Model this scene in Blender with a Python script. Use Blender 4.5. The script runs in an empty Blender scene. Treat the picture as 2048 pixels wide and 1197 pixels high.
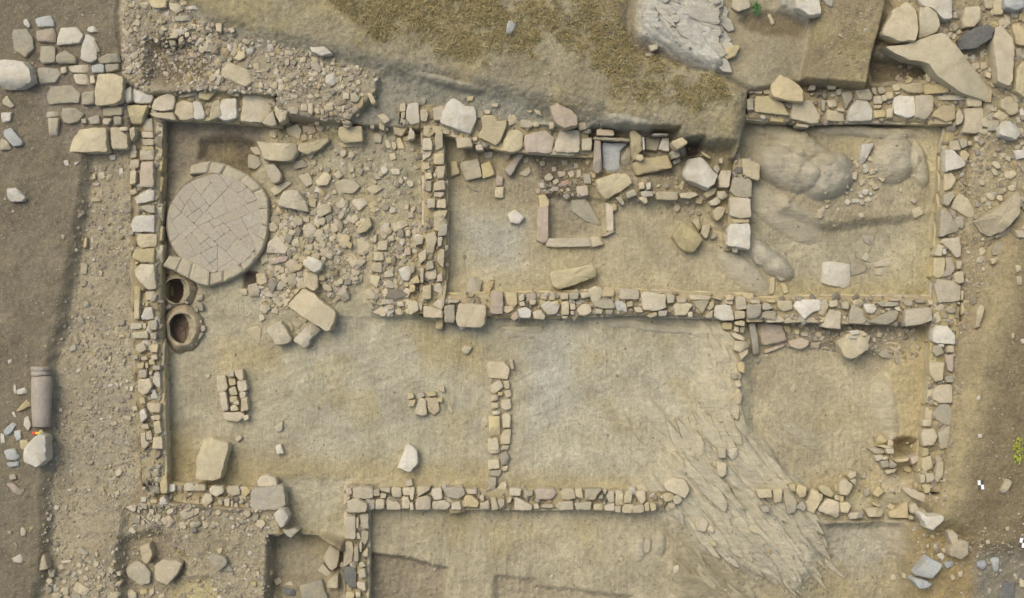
import bpy, math, random
import numpy as np
from mathutils import Vector, noise as mnoise

R = math.radians
scene = bpy.context.scene
COL = scene.collection
rng = np.random.default_rng(7)
random.seed(7)

# ------------------------------------------------------------------ camera
CAM_H = 28.0                       # metres above the room floors
PX = 0.01                          # one plan unit of the survey = 1 cm
CX, CY = 1024.0, 598.5
cam_data = bpy.data.cameras.new('camera')
cam = bpy.data.objects.new('camera', cam_data); COL.objects.link(cam)
cam.location = (0, 0, CAM_H)
cam_data.sensor_width = 36.0
cam_data.lens = 36.0 * CAM_H / 20.48
cam_data.clip_end = 2000
scene.camera = cam

# ------------------------------------------------------------------ light
SUN_EL, SUN_AZ = 58.0, 318.0       # overcast, brighter towards the upper left (azimuth clockwise from +Y)
world = bpy.data.worlds.new('World'); scene.world = world; world.use_nodes = True
wn = world.node_tree; bg = wn.nodes['Background']
sky = wn.nodes.new('ShaderNodeTexSky'); sky.sky_type = 'NISHITA'; sky.sun_disc = False
sky.sun_elevation = R(SUN_EL); sky.sun_rotation = R(SUN_AZ)
sky.air_density = 1.0; sky.dust_density = 6.0; sky.ozone_density = 0.6
wn.links.new(sky.outputs[0], bg.inputs[0]); bg.inputs[1].default_value = 0.14
sun_data = bpy.data.lights.new('sun', 'SUN'); sun = bpy.data.objects.new('sun', sun_data); COL.objects.link(sun)
sun_data.energy = 1.05; sun_data.angle = R(36); sun_data.color = (1.0, 0.95, 0.87)
sd = Vector((math.sin(R(SUN_AZ)) * math.cos(R(SUN_EL)), math.cos(R(SUN_AZ)) * math.cos(R(SUN_EL)), math.sin(R(SUN_EL))))
sun.rotation_euler = sd.to_track_quat('Z', 'Y').to_euler(); sun.location = sd * 40
scene.view_settings.view_transform = 'Standard'; scene.view_settings.look = 'None'
scene.view_settings.gamma = 1.0; scene.view_settings.exposure = 0.06
scene.render.engine = 'CYCLES'; scene.cycles.max_bounces = 4
# Stones surveyed on a plan: each block is "T ox oy" (plan offset), then "owner: x,y x,y ...; ..." outlines (quarter units).
# marks: @tone  ^height in metres
STONES = '''
T 0 0
N0: 185,155 215,150 240,205 225,225 185,190@w; 265,145 400,120 425,170 435,215 300,215@b; 290,250 420,220 435,270 430,335 300,330 285,300; 480,225 600,210 660,280 640,340 450,365 455,300@w; 100,240 210,230 260,300 265,390 200,460 110,400 90,300@g; 700,220 745,205 780,250 720,260 690,245@w; 680,270 750,300 770,380 770,470 720,500 640,480 640,400@w; 750,310 800,410 775,420 740,330; 270,360 440,370 440,500 330,505 270,420@g; 440,440 520,400 600,460 600,505 450,505@g; 780,470 850,430 940,425 950,495 800,510@g; 300,540 450,540 475,590 440,660 310,670@g; 540,530 700,510 715,560 690,585 570,580; 725,520 830,510 830,580 730,580@b; 835,510 945,510 945,560 840,580@g; 580,590 690,590 710,660 690,680 600,670; 715,605 745,600 760,660 720,670; 770,590 900,590 985,620 970,800 910,835 755,840 755,700^.22; 400,690 560,680 640,740 630,820 390,840 370,770@g; 650,740 750,720 750,830 650,840@g; 980,730 1040,680 1050,800 1000,820 980,770@w; 1060,700 1190,690 1215,770 1190,825 1070,825 1050,760@w; 1000,840 1180,840 1120,985 1040,990@y; 820,860 975,850 975,920 820,930; 905,930 970,930 965,995 910,1000; 820,945 890,945 860,1000 820,990; 490,870 600,860 670,910 620,970 540,990 495,970@g; 690,940 790,920 795,990 720,990@g; 360,890 470,890 470,930 365,940@g; 370,940 470,940 450,1080 390,1090@g; 530,1030 850,1020 855,1215 530,1215^.12; 880,1020 940,1010 1010,1080 1015,1190 890,1190; 950,1015 1020,1015 1015,1045 955,1045; 1030,1030 1070,1010 1080,1080 1040,1130; 645,950 680,945 690,985 650,985; 250,610 290,600 290,670 255,660; 480,540 525,530 530,580 485,590
WA: 1140,960 1210,940 1220,1050 1140,1045; 1130,1050 1220,1055 1225,1100 1135,1100; 1130,1110 1225,1110 1225,1160 1140,1160; 1130,1170 1220,1165 1225,1200 1130,1200; 1040,1160 1080,1160 1085,1200 1030,1200
wl: 15,800 55,760 115,850 80,865 15,830; 0,900 90,895 80,970 10,980@w; 20,1040 80,1020 180,1130 170,1160 100,1170 20,1080@b; 0,1100 60,1130 90,1190 0,1200
NW: 1230,790 1360,740 1390,770 1380,870 1300,890 1210,870; 1180,900 1380,900 1400,960 1240,940; 1415,775 1570,710 1570,760 1450,780; 1400,830 1460,800 1540,830 1560,940 1440,960 1395,900; 1540,810 1600,815 1636,920 1620,950 1550,955@w; 1360,735 1460,715 1470,735 1400,770
nb: 970,215 1050,210 1060,270 1010,295 975,260; 1120,310 1160,280 1175,290 1130,325@w; 1170,0 1330,0 1320,60 1220,65; 1345,20 1440,40 1450,80 1400,110 1350,70; 1500,190 1560,190 1565,230 1510,240; 1380,230 1420,225 1420,300 1350,310; 1470,260 1510,255 1510,295 1475,300; 1530,280 1570,280 1570,320 1530,320; 1390,130 1520,120 1530,170 1400,170@g; 1110,20 1170,15 1165,60 1120,60; 1500,50 1580,45 1580,75 1500,80@w; 1480,690 1560,690 1540,710 1490,710; 1420,320 1470,310 1475,350 1425,350; 1580,300 1620,300 1620,340 1585,340; 1590,360 1630,360 1625,430 1590,420; 1530,360 1580,360 1580,400 1535,400; 1060,215 1090,215 1090,250 1065,250; 1250,160 1290,150 1290,190 1255,190
T 410 0
NW: -40,680 0,665 120,700 20,800 -50,790@y; 40,900 60,810 110,790 130,930 30,960; 90,930 135,790 250,790 255,940 150,965@w; 140,720 260,715 275,765 230,770; 310,770 440,760 540,800 510,920 440,975 285,970 300,870^.5; 450,980 540,880 570,1000 520,1010
nb: 80,180 135,190 130,260 90,250; 180,225 220,220 240,250 210,265; 0,370 90,365 90,410 0,415; 205,405 320,410 320,460 270,490 225,460@y; 60,500 130,520 120,555 75,555; 130,560 190,500 330,550 380,640 330,700 130,610^.1; 380,510 430,500 440,560 390,560@y; 400,565 480,565 480,580 400,580; 830,490 890,480 930,540 920,590 850,550; 640,400 690,410 690,440 640,440; 565,640 590,610 605,640 575,665; 1060,690 1090,700 1095,720 1065,715@w; 1190,700 1235,715 1225,735 1195,720; 1160,740 1200,735 1235,790 1210,820 1160,810@g; 1095,745 1150,735 1150,790 1100,795; 1290,740 1330,745 1365,820 1330,835; 1235,745 1270,745 1265,770 1235,770; 810,770 845,745 885,785 830,790; 945,790 965,765 990,800 960,810; 530,770 590,760 610,820 560,830; 680,750 740,745 740,780 690,795; 555,845 630,840 660,890 640,960 590,985 560,920; 660,850 750,850 740,910 680,910; 755,835 815,825 815,890 765,885; 820,830 860,820 865,890 850,920 820,900; 870,860 905,860 915,910 885,910; 920,870 950,870 950,920 925,915; 940,845 1020,835 1025,880 960,895@y; 1085,830 1120,830 1105,900 1090,890; 0,285 60,290 55,340 0,345@g; 20,535 50,540 45,580 20,580; 320,500 350,490 355,520 325,530; 510,425 550,420 550,450 515,450; 750,460 810,455 800,500 755,500; 1000,490 1040,485 1040,520 1000,520
rn: 645,1020 740,990 770,1040 750,1120 660,1080; 775,1000 880,1000 885,1060 830,1075 780,1050@p; 765,1080 810,1070 825,1120 770,1130; 830,1080 860,1075 850,1115 830,1110; 885,980 950,960 980,990 920,1060 885,1030; 980,1020 1030,960 1080,970 1070,1060 1000,1060; 510,1050 560,1020 600,1020 560,1110 515,1090; 565,1060 600,1040 630,1090 600,1115; 745,1160 980,1095 990,1120 920,1190 820,1240 740,1205^.2@y; 350,1180 420,1170 460,1240 400,1240; 1060,1135 1290,1140 1290,1165 1080,1180; 1340,1070 1380,1060 1415,1080 1410,1140 1350,1140@g; 1370,920 1430,900 1480,960 1430,990; 1500,990 1550,965 1615,1020 1570,1090 1510,1070; 1475,1090 1520,1085 1525,1130 1490,1135; 1530,1100 1560,1100 1600,1190 1535,1190; 1435,1120 1465,1115 1490,1180 1450,1190; 1570,1090 1636,1085 1636,1130 1580,1125@y; 1380,1000 1440,1000 1470,1040 1420,1050
NM: 1555,830 1600,825 1600,890 1555,890; 1565,895 1600,885 1590,945 1565,945
T 820 0
NM: -20,830 65,820 80,980 10,995 -30,950@w; 85,875 130,870 145,910 130,970 85,965; 185,860 270,850 280,960 190,960; 290,830 345,790 440,850 510,850 525,940 485,1060 400,1040 245,980 260,920@w^.6; 525,890 585,885 580,945 530,940; 570,940 600,915 680,930 700,970 760,960 765,1010 720,1130 690,1160 545,1090 580,1020; 780,930 830,910 865,950 855,980 790,1010; 790,1040 850,1035 905,1070 890,1190 830,1215 740,1200 750,1120; 925,1080 1080,1045 1145,1100 1130,1220 930,1220 915,1130; 1200,1040 1350,1040 1355,1190 1340,1215 1155,1210 1165,1130; 500,1100 530,1090 540,1120 505,1130; 1340,985 1400,975 1415,1030 1350,1040; 370,1100 480,1100 500,1170 375,1180; 520,1160 570,1150 590,1200 530,1200; 1370,1110 1450,1100 1450,1200 1370,1200; 590,880 640,880 640,910 600,910
nb2: 455,770 510,765 500,805 455,810; 975,980 1030,970 1030,1010 990,1015; 920,880 980,885 960,905; 1110,980 1150,970 1150,1030 1110,1030; 650,830 710,825 700,860 650,850; 90,780 130,785 120,830 90,830; 880,950 960,960 1000,1000 940,1030 880,1010@g; 985,870 1040,890 1060,930 1010,910
PA: 0,1010 40,1070 30,1110 -20,1120; 110,1010 160,1000 200,1060 150,1100 110,1080; 100,1110 160,1100 180,1150 175,1200 100,1200; 200,1060 260,1050 260,1180 205,1200
T 1230 0
nt: 265,360 340,355 345,390 290,410; 240,430 320,415 320,440 250,455; 1215,110 1240,110 1280,190 1250,200
NE: 1260,560 1300,580 1335,570 1340,600 1480,690 1505,740 1500,820 1260,770@y^.85; 1130,765 1250,770 1330,820 1390,920 1115,890; 1430,820 1570,800 1636,920 1620,980 1560,985 1410,940; 1060,690 1110,670 1110,740 1070,745; 1110,690 1180,690 1175,750 1115,745; 1180,700 1250,705 1250,750 1190,750; 1340,820 1420,830 1400,870 1360,850@g; 1450,985 1555,1000 1540,1020 1450,1010; 1050,790 1100,790 1110,880 1060,880@g; 1560,680 1600,680 1600,720 1540,720@g
T 1638 0
NE: 180,740 265,730 270,790 215,870; 290,720 400,710 430,760 420,800 320,790; 300,800 380,790 430,880 420,960 240,970 235,890@w; 60,800 140,800 150,850 80,860; 20,800 50,800 50,890 25,880@g; 70,870 200,900 205,970 60,960; 420,705 450,700 460,760 430,740; 470,700 520,695 535,740 480,750; 435,770 500,765 505,830 440,830; 505,760 550,760 550,800 510,810; 535,740 590,735 590,790 545,790; 440,880 530,875 535,930 440,945; 540,870 590,860 590,940 545,940; 440,840 500,840 490,865 445,865; 585,680 640,670 650,720 600,730; 650,665 830,665 830,740 720,740 650,700@y; 845,680 1030,665 1040,740 860,750 845,720; 1050,695 1100,690 1110,740 1060,740; 950,765 1170,760 1160,800 970,800; 595,790 640,765 770,770 770,920 700,945 600,900@w; 775,770 910,765 915,880 860,950 775,930; 920,900 990,840 1090,850 1090,950 1020,975 910,930; 1100,920 1120,865 1160,930 1140,990 1095,995; 1170,870 1310,850 1310,1060 1150,1060 1165,950; 1175,780 1230,760 1300,760 1305,850 1190,850; 60,660 130,670 140,710 80,710; 140,715 175,705 180,755 145,760; 850,590 895,585 890,660 860,650@y; 150,860 210,870 200,895 150,885; 600,735 650,735 620,760
rd: 1150,150 1170,60 1290,50 1300,140 1250,210 1160,215^.3; 1320,0 1400,0 1390,70 1330,70; 1400,0 1470,0 1475,115 1390,120; 1530,90 1600,85 1590,150 1540,140; 1480,110 1530,130 1530,210 1490,180; 1600,110 1636,90 1650,170 1600,160; 1550,180 1645,170 1650,370 1570,350; 1570,390 1625,380 1610,470 1580,500; 1205,450 1240,430 1255,470 1215,490@w; 1280,410 1320,400 1320,460 1290,460; 1290,500 1330,500 1330,560 1300,560; 1530,780 1580,750 1630,790 1590,840; 1380,930 1450,870 1530,930 1470,970; 1345,960 1440,960 1440,1040 1350,1050@g; 1600,880 1636,850 1650,950 1610,940@w; 1480,720 1520,720 1520,750 1485,750; 1040,190 1090,180 1090,220 1040,225; 1060,100 1100,95 1110,140 1070,150; 1370,860 1430,860 1420,890 1380,890; 1210,510 1280,500 1280,550 1230,550; 1450,800 1530,760 1600,830 1590,910 1530,915 1450,860
EA: 1045,1130 1110,1120 1135,1200 1050,1200; 1120,1115 1180,1110 1185,1170 1140,1185; 1190,1125 1220,1125 1220,1160 1195,1160; 1240,1090 1280,1090 1285,1130 1245,1130
T 0 300
wl: 505,85 545,80 550,130 515,130@w; 585,105 640,90 600,125@w
rc: 870,40 920,40 920,80 880,85@w; 780,180 830,170 840,230 790,235; 735,190 760,190 760,235 735,230; 950,150 980,140 985,220 955,220@w; 720,385 780,375 810,410 720,420@y; 735,265 800,260 790,290 740,290@p; 640,900 700,910 690,1000 640,990@g; 910,790 960,775 965,810; 640,1040 690,1040 690,1090 645,1095@g; 730,870 760,860 760,885 735,890@w; 670,700 690,700 690,780 665,780; 725,700 745,700 745,760 725,760@w; 850,200 900,190 890,250 850,250; 780,320 815,320 820,360 785,355@p; 790,960 820,970 810,1010 790,1000
WA: 1040,0 1090,0 1085,60 1040,65; 1115,0 1225,0 1225,80 1120,80; 1035,80 1110,75 1105,140 1040,155; 1120,100 1225,95 1220,295 1110,290@p; 1040,165 1085,165 1080,270 1035,275; 1035,325 1080,305 1095,345 1050,360@y; 1070,380 1180,315 1225,320 1225,405 1090,430@w; 1110,460 1160,440 1230,450 1235,505 1180,500; 1060,650 1040,600 1080,530 1225,520 1230,655@w; 1100,670 1245,670 1245,770 1130,785 1095,750@y; 1075,795 1230,785 1230,905 1140,895 1055,865@y; 1070,960 1120,910 1225,920 1240,1110 1180,1115 1090,1020; 1075,895 1110,900 1080,920@y; 1070,1090 1120,1090 1115,1200 1075,1200@y; 1160,1130 1230,1125 1240,1200 1160,1200
T 410 300
ra: 330,30 440,50 460,110 400,160 340,140@g; 690,90 790,80 830,130 710,160; 735,210 830,180 865,270 810,300; 875,250 960,165 1010,210 980,280 900,290; 510,310 660,250 690,270 590,350 550,365; 820,360 880,350 890,390 880,465 835,450; 895,440 1000,430 1010,490 920,540 890,530; 920,540 970,530 980,565 930,570; 625,520 670,500 685,540 650,560; 690,510 725,490 740,520 710,545; 740,540 790,540 810,575 740,580; 750,500 780,505 790,530 755,530; 505,590 550,570 590,610 560,655 510,650; 680,570 720,560 735,610 710,630@y; 600,640 650,650 670,690 640,705; 500,740 570,680 670,780 640,830 480,820; 785,600 850,580 890,630 870,700 810,710 780,660; 690,640 760,640 720,665; 890,690 930,650 980,690 960,740 930,755; 915,590 950,585 1030,640 990,650; 1025,600 1070,585 1100,620 1050,640@w; 1060,670 1100,670 1110,720 1070,740; 990,690 1030,690 1030,730 1000,735; 680,720 740,700 760,760 700,780; 785,760 830,745 850,800 810,820; 865,760 910,750 915,800 875,805; 920,790 960,770 1040,820 1010,880 930,840; 515,890 600,850 670,850 650,890 520,920; 630,910 690,865 760,880 730,940 650,950; 440,850 500,830 500,890 450,920; 400,990 480,980 500,1060 460,1080 410,1070@y; 490,970 540,950 545,990 500,995; 550,920 600,910 620,950 560,980; 510,1030 560,1020 570,1070 520,1070; 565,1080 610,1050 640,1090 610,1120 570,1120; 650,960 720,980 700,995; 730,980 780,960 785,1010 740,1030; 450,1130 560,1120 600,1150 560,1180 470,1170; 610,1150 650,1135 670,1170 630,1190; 340,1080 410,1060 440,1120 420,1180 350,1170; 270,1110 330,1110 340,1160 280,1160; 960,560 1010,545 1020,585 980,600; 830,490 870,480 885,520 840,525; 1100,640 1135,620 1140,650 1110,665@w; 1070,545 1110,545 1105,570 1075,570@w; 650,1010 720,1000 740,1060 700,1110 660,1080@g; 600,1000 640,990 650,1030 610,1040
rs: 1275,310 1360,275 1420,310 1340,360; 1400,140 1440,125 1465,160 1435,200 1405,180@w; 1350,190 1400,190 1410,230 1360,240; 1025,270 1100,230 1190,250 1240,290 1180,350 1050,340^.08; 1015,320 1040,320 1055,350 1020,355; 1040,430 1140,390 1140,460 1060,470; 1170,400 1270,380 1300,430 1230,490 1180,440^.08; 1300,440 1340,415 1370,490 1350,510; 1165,520 1210,510 1230,560 1190,580; 1210,700 1310,680 1330,760 1280,850 1220,830^.05; 1110,990 1260,990 1250,1060 1130,1030^.04; 1130,830 1190,830 1240,890 1180,880^.04; 1160,910 1260,910 1240,940 1170,940^.04; 1480,150 1550,150 1560,200 1490,200^.05
KW: 1495,590 1600,560 1625,600 1510,660; 1400,640 1440,620 1480,650 1430,720 1400,700; 1380,730 1460,720 1450,800 1375,800; 1340,820 1420,815 1430,880 1350,885; 1435,840 1470,840 1500,900 1450,910@y; 1330,900 1410,900 1410,980 1320,970; 1430,975 1490,960 1510,1010 1430,1020; 1320,1000 1400,1010 1370,1110 1320,1060; 1540,960 1620,920 1660,960 1620,1050 1580,1040@w; 1440,1070 1480,1040 1530,1085 1500,1105 1440,1100; 1285,1110 1330,1110 1370,1180 1340,1200 1290,1190; 1560,1150 1600,1100 1650,1120 1620,1180 1570,1185; 1490,1180 1530,1140 1540,1170 1510,1197; 1590,440 1630,430 1620,480 1590,480; 1620,500 1660,490 1665,540 1620,545; 1520,700 1560,690 1570,730 1530,735; 1345,690 1370,680 1365,740 1345,740; 1600,640 1640,640 1640,690 1605,690; 1590,790 1640,780 1640,840 1595,840; 1420,1130 1460,1125 1470,1170 1430,1175
T 820 300
PA: 100,0 180,0 160,50 100,90; 190,30 270,25 270,115 190,115@y; 210,130 280,125 270,225 215,230; 195,260 275,240 280,320 185,325; 190,340 270,335 275,350 250,380 190,370; 220,400 285,390 285,465 210,460; 135,390 200,390 200,460 140,465; 190,490 300,475 270,550 230,650 190,640@y; 240,600 300,590 290,680 220,690@g; 120,680 195,655 215,700 180,830 145,820; 220,700 260,695 250,770 220,770; 210,880 250,790 275,800 265,950; 65,830 130,790 130,870 80,910; 130,900 180,880 190,950 135,960; 120,980 210,950 210,1030 160,1040 120,1020; 100,1090 170,1075 165,1190 100,1190; 190,1080 240,1060 265,1110 260,1160 190,1130; 5,1040 60,1000 80,1060 20,1070; 0,1080 40,1080 40,1130 0,1140; 0,920 40,930 30,980 0,990; 130,250 170,250 170,330 130,330; 80,940 110,940 105,1060 85,1060; 40,690 110,700 100,750 40,760; 110,110 150,100 160,150 115,160; 120,190 170,180 175,230 125,235; 215,1000 255,980 260,1050 220,1050@p
ra: 0,480 45,510 30,555 0,550
ns: 325,90 370,85 395,190 325,215^.1; 565,110 640,85 680,200 580,230^.12@y; 860,200 950,130 970,170 930,215; 690,200 745,215 740,285 685,290^.08@p; 440,270 550,325 540,345 480,310^.03; 515,30 560,55 540,65; 750,0 830,0 800,80 760,80; 900,60 950,50 950,100 910,110; 580,20 660,10 660,60 600,70^.06
CI: 1025,365 1080,360 1110,410 1105,450 1040,470@y; 1020,470 1105,460 1100,720 1060,735 1015,715@p; 1100,710 1430,705 1440,770 1100,775; 1440,695 1500,690 1550,755 1440,780; 1565,430 1620,440 1625,640 1570,645; 1595,435 1650,430 1650,480 1600,490@y; 1520,690 1600,645 1640,650 1560,690; 1290,400 1390,375 1530,600 1400,570 1300,490^.04@g
rf: 1070,210 1115,180 1150,220 1120,250 1080,245; 1175,170 1245,170 1240,210 1190,220@p; 1135,245 1180,225 1190,260 1150,280; 1190,260 1260,235 1275,265 1220,295@r; 1255,180 1300,160 1320,200 1280,225; 1310,100 1350,110 1340,150 1310,140; 1330,160 1365,155 1365,220 1330,225; 1380,190 1440,190 1450,270 1390,270@g; 1330,290 1420,285 1430,360 1370,375 1330,340@p; 1215,365 1250,335 1280,375 1250,400; 1245,310 1270,300 1280,330 1250,335; 1145,300 1190,295 1190,330 1150,330@p; 1195,310 1230,320 1215,340; 1400,60 1440,60 1430,120 1405,120@y; 995,310 1040,305 1040,350 1010,350; 1030,90 1080,85 1080,130 1040,130@g; 1210,80 1260,70 1260,120 1215,125@g; 1130,140 1170,130 1170,170 1135,175; 1450,190 1485,185 1480,225 1455,225; 1300,235 1335,235 1330,270 1300,270@g
MA: 650,1140 740,1135 745,1310 640,1305@p; 760,1140 850,1135 860,1230 820,1250 770,1230; 870,1160 910,1150 910,1200 870,1210; 930,1150 1000,1145 1010,1190 930,1210@p; 1270,1145 1345,1135 1345,1190 1280,1200@g; 1360,1140 1420,1135 1440,1170 1370,1190; 1420,1120 1480,1085 1540,1110 1520,1200 1460,1230; 1510,1130 1580,1090 1636,1120 1630,1170 1530,1175; 1200,1150 1260,1145 1265,1190 1205,1195; 1040,1160 1090,1150 1095,1190 1045,1195; 1110,1165 1160,1160 1160,1200 1115,1200; 1030,1200 1080,1200 1090,1230 1040,1240; 1130,1210 1180,1205 1190,1240 1140,1240@y
T 820 600
MA: 110,50 180,60 260,90 260,145 110,140; 180,40 220,0 260,0 255,90; 275,50 355,40 355,180 275,180@g; 385,30 605,40 600,190 560,220 385,210 370,140; 300,0 400,0 380,25 310,25; 740,50 820,50 830,80 770,110 740,85; 800,140 850,90 870,140 830,170; 860,80 920,55 970,90 960,145 870,145@w; 1045,50 1100,10 1140,20 1200,40 1170,110 1110,120 1090,110@w; 980,100 1040,80 1080,130 1070,160 990,150; 1330,80 1380,30 1440,40 1450,100 1390,130 1340,120; 1450,0 1620,0 1636,70 1540,70 1470,50; 1210,20 1265,10 1270,120 1210,120; 870,20 910,10 920,50 880,50; 950,0 1010,0 1000,40 960,40; 1280,90 1310,90 1310,120 1285,120; 1560,80 1620,80 1610,120 1570,115@g; 1480,70 1540,75 1530,115 1485,110; 1215,130 1260,130 1255,150 1220,150; 1275,30 1320,30 1320,80 1280,80
PA: 0,0 60,20 70,80 0,125 -20,60; 60,20 100,30 95,90 75,80
PC: 620,510 650,490 740,500 795,550 780,635 640,625 615,580; 790,480 820,475 830,560 805,550; 745,650 790,645 795,710 755,710; 640,690 720,640 745,700 680,750 645,740; 745,730 800,715 815,770 770,785; 730,800 800,790 810,870 770,885 730,860; 645,770 700,760 710,800 650,810; 645,830 700,820 710,860 650,880; 735,925 770,905 805,915 800,1020 740,1025; 630,930 715,930 720,1090 630,1090; 750,1040 805,1035 800,1150 720,1160 725,1090; 625,1110 700,1100 710,1200 615,1200; 740,1165 790,1165 780,1200 720,1200; 655,890 720,885 720,915 660,920; 700,735 740,740 735,765 705,765
SP: 40,890 75,790 125,800 135,915 100,925 35,910; 120,790 215,780 235,880 190,920 150,890@y; 130,745 200,735 210,765 145,770@y; 225,705 275,695 275,740 230,720; 215,790 260,785 255,820 225,815@y; 55,750 100,740 120,770 60,790; -20,745 25,745 30,785 -15,795@y; 0,800 45,800 30,850 -15,850
T 0 600
ri: 105,680 125,680 130,750 110,755@w; 130,720 200,700 220,740 200,755 130,755@w; 125,890 200,800 240,790 240,850 150,890@y; 90,900 115,890 130,940 110,940@w; 190,940 220,930 250,1000 220,1050 185,1000@w; 20,1050 90,980 130,990 90,1060 40,1090@b; 0,1060 30,1080 40,1140 0,1150@w; 100,1050 160,1040 170,1110 130,1130@b; 150,1120 220,1120 235,1180 180,1200 150,1180@y; 310,1045 330,1030 360,1080 310,1085; 30,1200 110,1190 155,1260 120,1290 50,1270@b; 45,1300 150,1290 150,1330 70,1335@b; 60,480 95,475 90,510 65,510@w
WA: 1070,0 1110,0 1110,150 1070,155@y; 1125,130 1160,60 1210,60 1225,155 1130,160@w; 1130,30 1150,25 1150,50; 1160,30 1180,25 1180,50 1160,50@y; 1040,190 1125,185 1130,230 1040,240; 1060,260 1175,250 1180,310 1060,310; 1180,170 1250,160 1250,240 1185,240; 1195,265 1245,265 1245,320 1200,315; 1085,360 1150,350 1170,400 1110,430 1080,400; 1185,370 1260,350 1255,420 1200,415@y; 1060,445 1100,445 1095,475 1060,470; 1200,445 1250,440 1255,475 1210,480; 1095,510 1150,500 1140,550 1095,550; 1185,480 1230,470 1235,520 1190,520; 1160,500 1180,510 1180,545 1160,545; 1215,530 1275,525 1275,560 1220,560; 1110,560 1170,560 1165,625 1105,620@g; 1100,640 1190,630 1215,680 1180,740 1140,760 1100,730; 1225,590 1270,575 1280,710 1245,690 1215,650@w; 1200,770 1230,715 1265,790 1210,790@w; 1110,780 1150,780 1160,830 1115,830; 1165,820 1280,830 1275,900 1200,900 1170,860; 1110,890 1150,870 1175,940 1120,985@w; 1200,930 1275,920 1275,960 1210,960; 1220,980 1270,960 1290,1060 1240,1080; 1120,1000 1180,990 1190,1030 1130,1035; 1160,1060 1200,1040 1215,1120 1170,1120; 1120,1070 1160,1060 1160,1120 1190,1150 1140,1200 1120,1150; 1220,1100 1290,1095 1300,1190 1210,1190; 1140,190 1165,190 1165,230 1140,230; 1190,570 1215,570 1210,600 1190,600; 1120,455 1170,450 1180,480 1130,485@p
rc: 1040,690 1060,690 1060,730 1035,730@w; 1000,690 1025,690 1020,720 1005,720@w; 1050,850 1090,850 1100,890 1060,890; 965,920 1050,930 1040,970 970,950; 880,980 930,970 940,1000 890,1010; 870,440 890,440 880,500 860,500; 950,160 995,160 990,200 960,210; 980,480 1000,470 1000,500 980,505; 990,215 1020,205 1025,235 1000,240; 940,280 990,275 1000,300 950,300; 600,150 640,120 680,190 640,200@g; 550,390 600,340 610,400 560,420@g; 470,870 495,865 495,895 475,895@w; 655,30 690,0 720,40 700,90@g; 1000,760 1040,750 1045,790 1010,790; 1015,260 1040,255 1035,300 1015,300; 1000,640 1020,635 1025,660 1005,660@w
T 410 600
ra: 740,150 770,120 820,150 800,185; 690,190 740,180 780,190 740,240; 650,190 680,170 710,240 690,260; 430,80 450,30 520,70 480,115; 425,120 460,110 480,155 440,175; 520,100 560,50 590,90 580,120; 520,30 550,15 555,60 530,60@y; 555,20 590,0 625,40 590,65; 835,380 905,370 860,400; 480,0 530,0 510,20
KW: 1300,50 1330,30 1370,100 1340,100; 1385,80 1410,60 1445,80 1440,135 1395,130; 1450,50 1505,40 1505,75 1455,80; 1455,95 1490,90 1505,130 1465,135; 1515,80 1560,65 1590,100 1560,125 1520,110; 1595,80 1640,60 1645,110 1610,115@y; 1300,0 1340,0 1370,40 1320,20; 1420,0 1500,0 1510,30 1400,40; 1530,20 1580,10 1590,50 1540,55; 1600,0 1640,0 1640,40 1605,45
HB: 175,570 230,560 230,615 175,610; 235,560 300,560 305,640 275,645 240,600; 90,610 160,605 180,700 160,730 100,740; 110,745 165,740 185,880 140,890; 255,650 325,645 335,720 280,740 260,700; 275,740 325,735 320,780 280,785; 290,790 335,775 345,880 285,890; 135,900 300,900 310,930 270,970 150,960; 305,925 345,920 345,955 310,965
HI: 185,630 240,630 245,680 195,685; 190,710 240,690 260,760 200,760; 195,775 250,770 260,820 200,820; 215,830 265,800 270,840; 205,850 240,835 265,870 260,885 205,885
T 410 897
SC: 30,330 60,300 140,310 145,360 90,390 40,360; 180,310 270,300 280,370 210,385 175,350; 290,330 330,310 365,345 320,390 290,365; 0,360 50,370 60,420 0,470 -30,420; 100,410 135,415 140,450 110,455; 150,410 195,395 195,465 155,460; 205,420 225,420 220,470 205,470; 265,430 295,400 310,430 280,445; 370,350 390,325 600,300 625,320 635,460 560,490 380,490 360,450^.42; 415,265 440,230 500,215 560,240 570,295 430,310; 320,440 350,440 350,480 325,480; 235,440 260,440 260,475 240,475
sr: 470,970 520,960 540,1010 500,1020; 540,1050 590,1030 620,1070 570,1100; 620,1090 690,1060 710,1100; 530,1170 570,1165 580,1200 530,1200; 405,985 430,980 440,1040 420,1030; 100,800 140,800 130,840 100,840@y; 110,990 180,910 230,990@g; 480,1110 510,1105 520,1140 490,1140
SB: 1120,320 1170,320 1170,370 1125,370; 1110,395 1160,390 1150,410 1115,415; 1130,430 1210,400 1290,450 1285,510 1150,515^.36; 1120,550 1200,545 1200,725 1110,720; 1230,530 1300,520 1305,645 1250,640; 1120,750 1170,745 1185,800 1170,920 1105,945; 1190,790 1225,780 1225,905 1185,910@g; 1110,950 1200,945 1210,1110 1160,1115 1105,1040@d; 1205,670 1230,680 1245,730 1210,720; 1255,660 1305,660 1305,720 1280,770 1235,750@g; 1230,760 1250,750 1250,830 1235,830; 1255,840 1300,790 1300,870 1260,865; 1225,920 1260,905 1285,940 1240,955; 1220,970 1275,960 1285,1030 1230,1040; 1210,1070 1280,1070 1280,1140 1215,1110; 1125,1150 1190,1150 1190,1200 1120,1200; 1200,1150 1240,1150 1240,1190 1205,1190; 1205,550 1225,550 1225,640 1205,640
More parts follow.
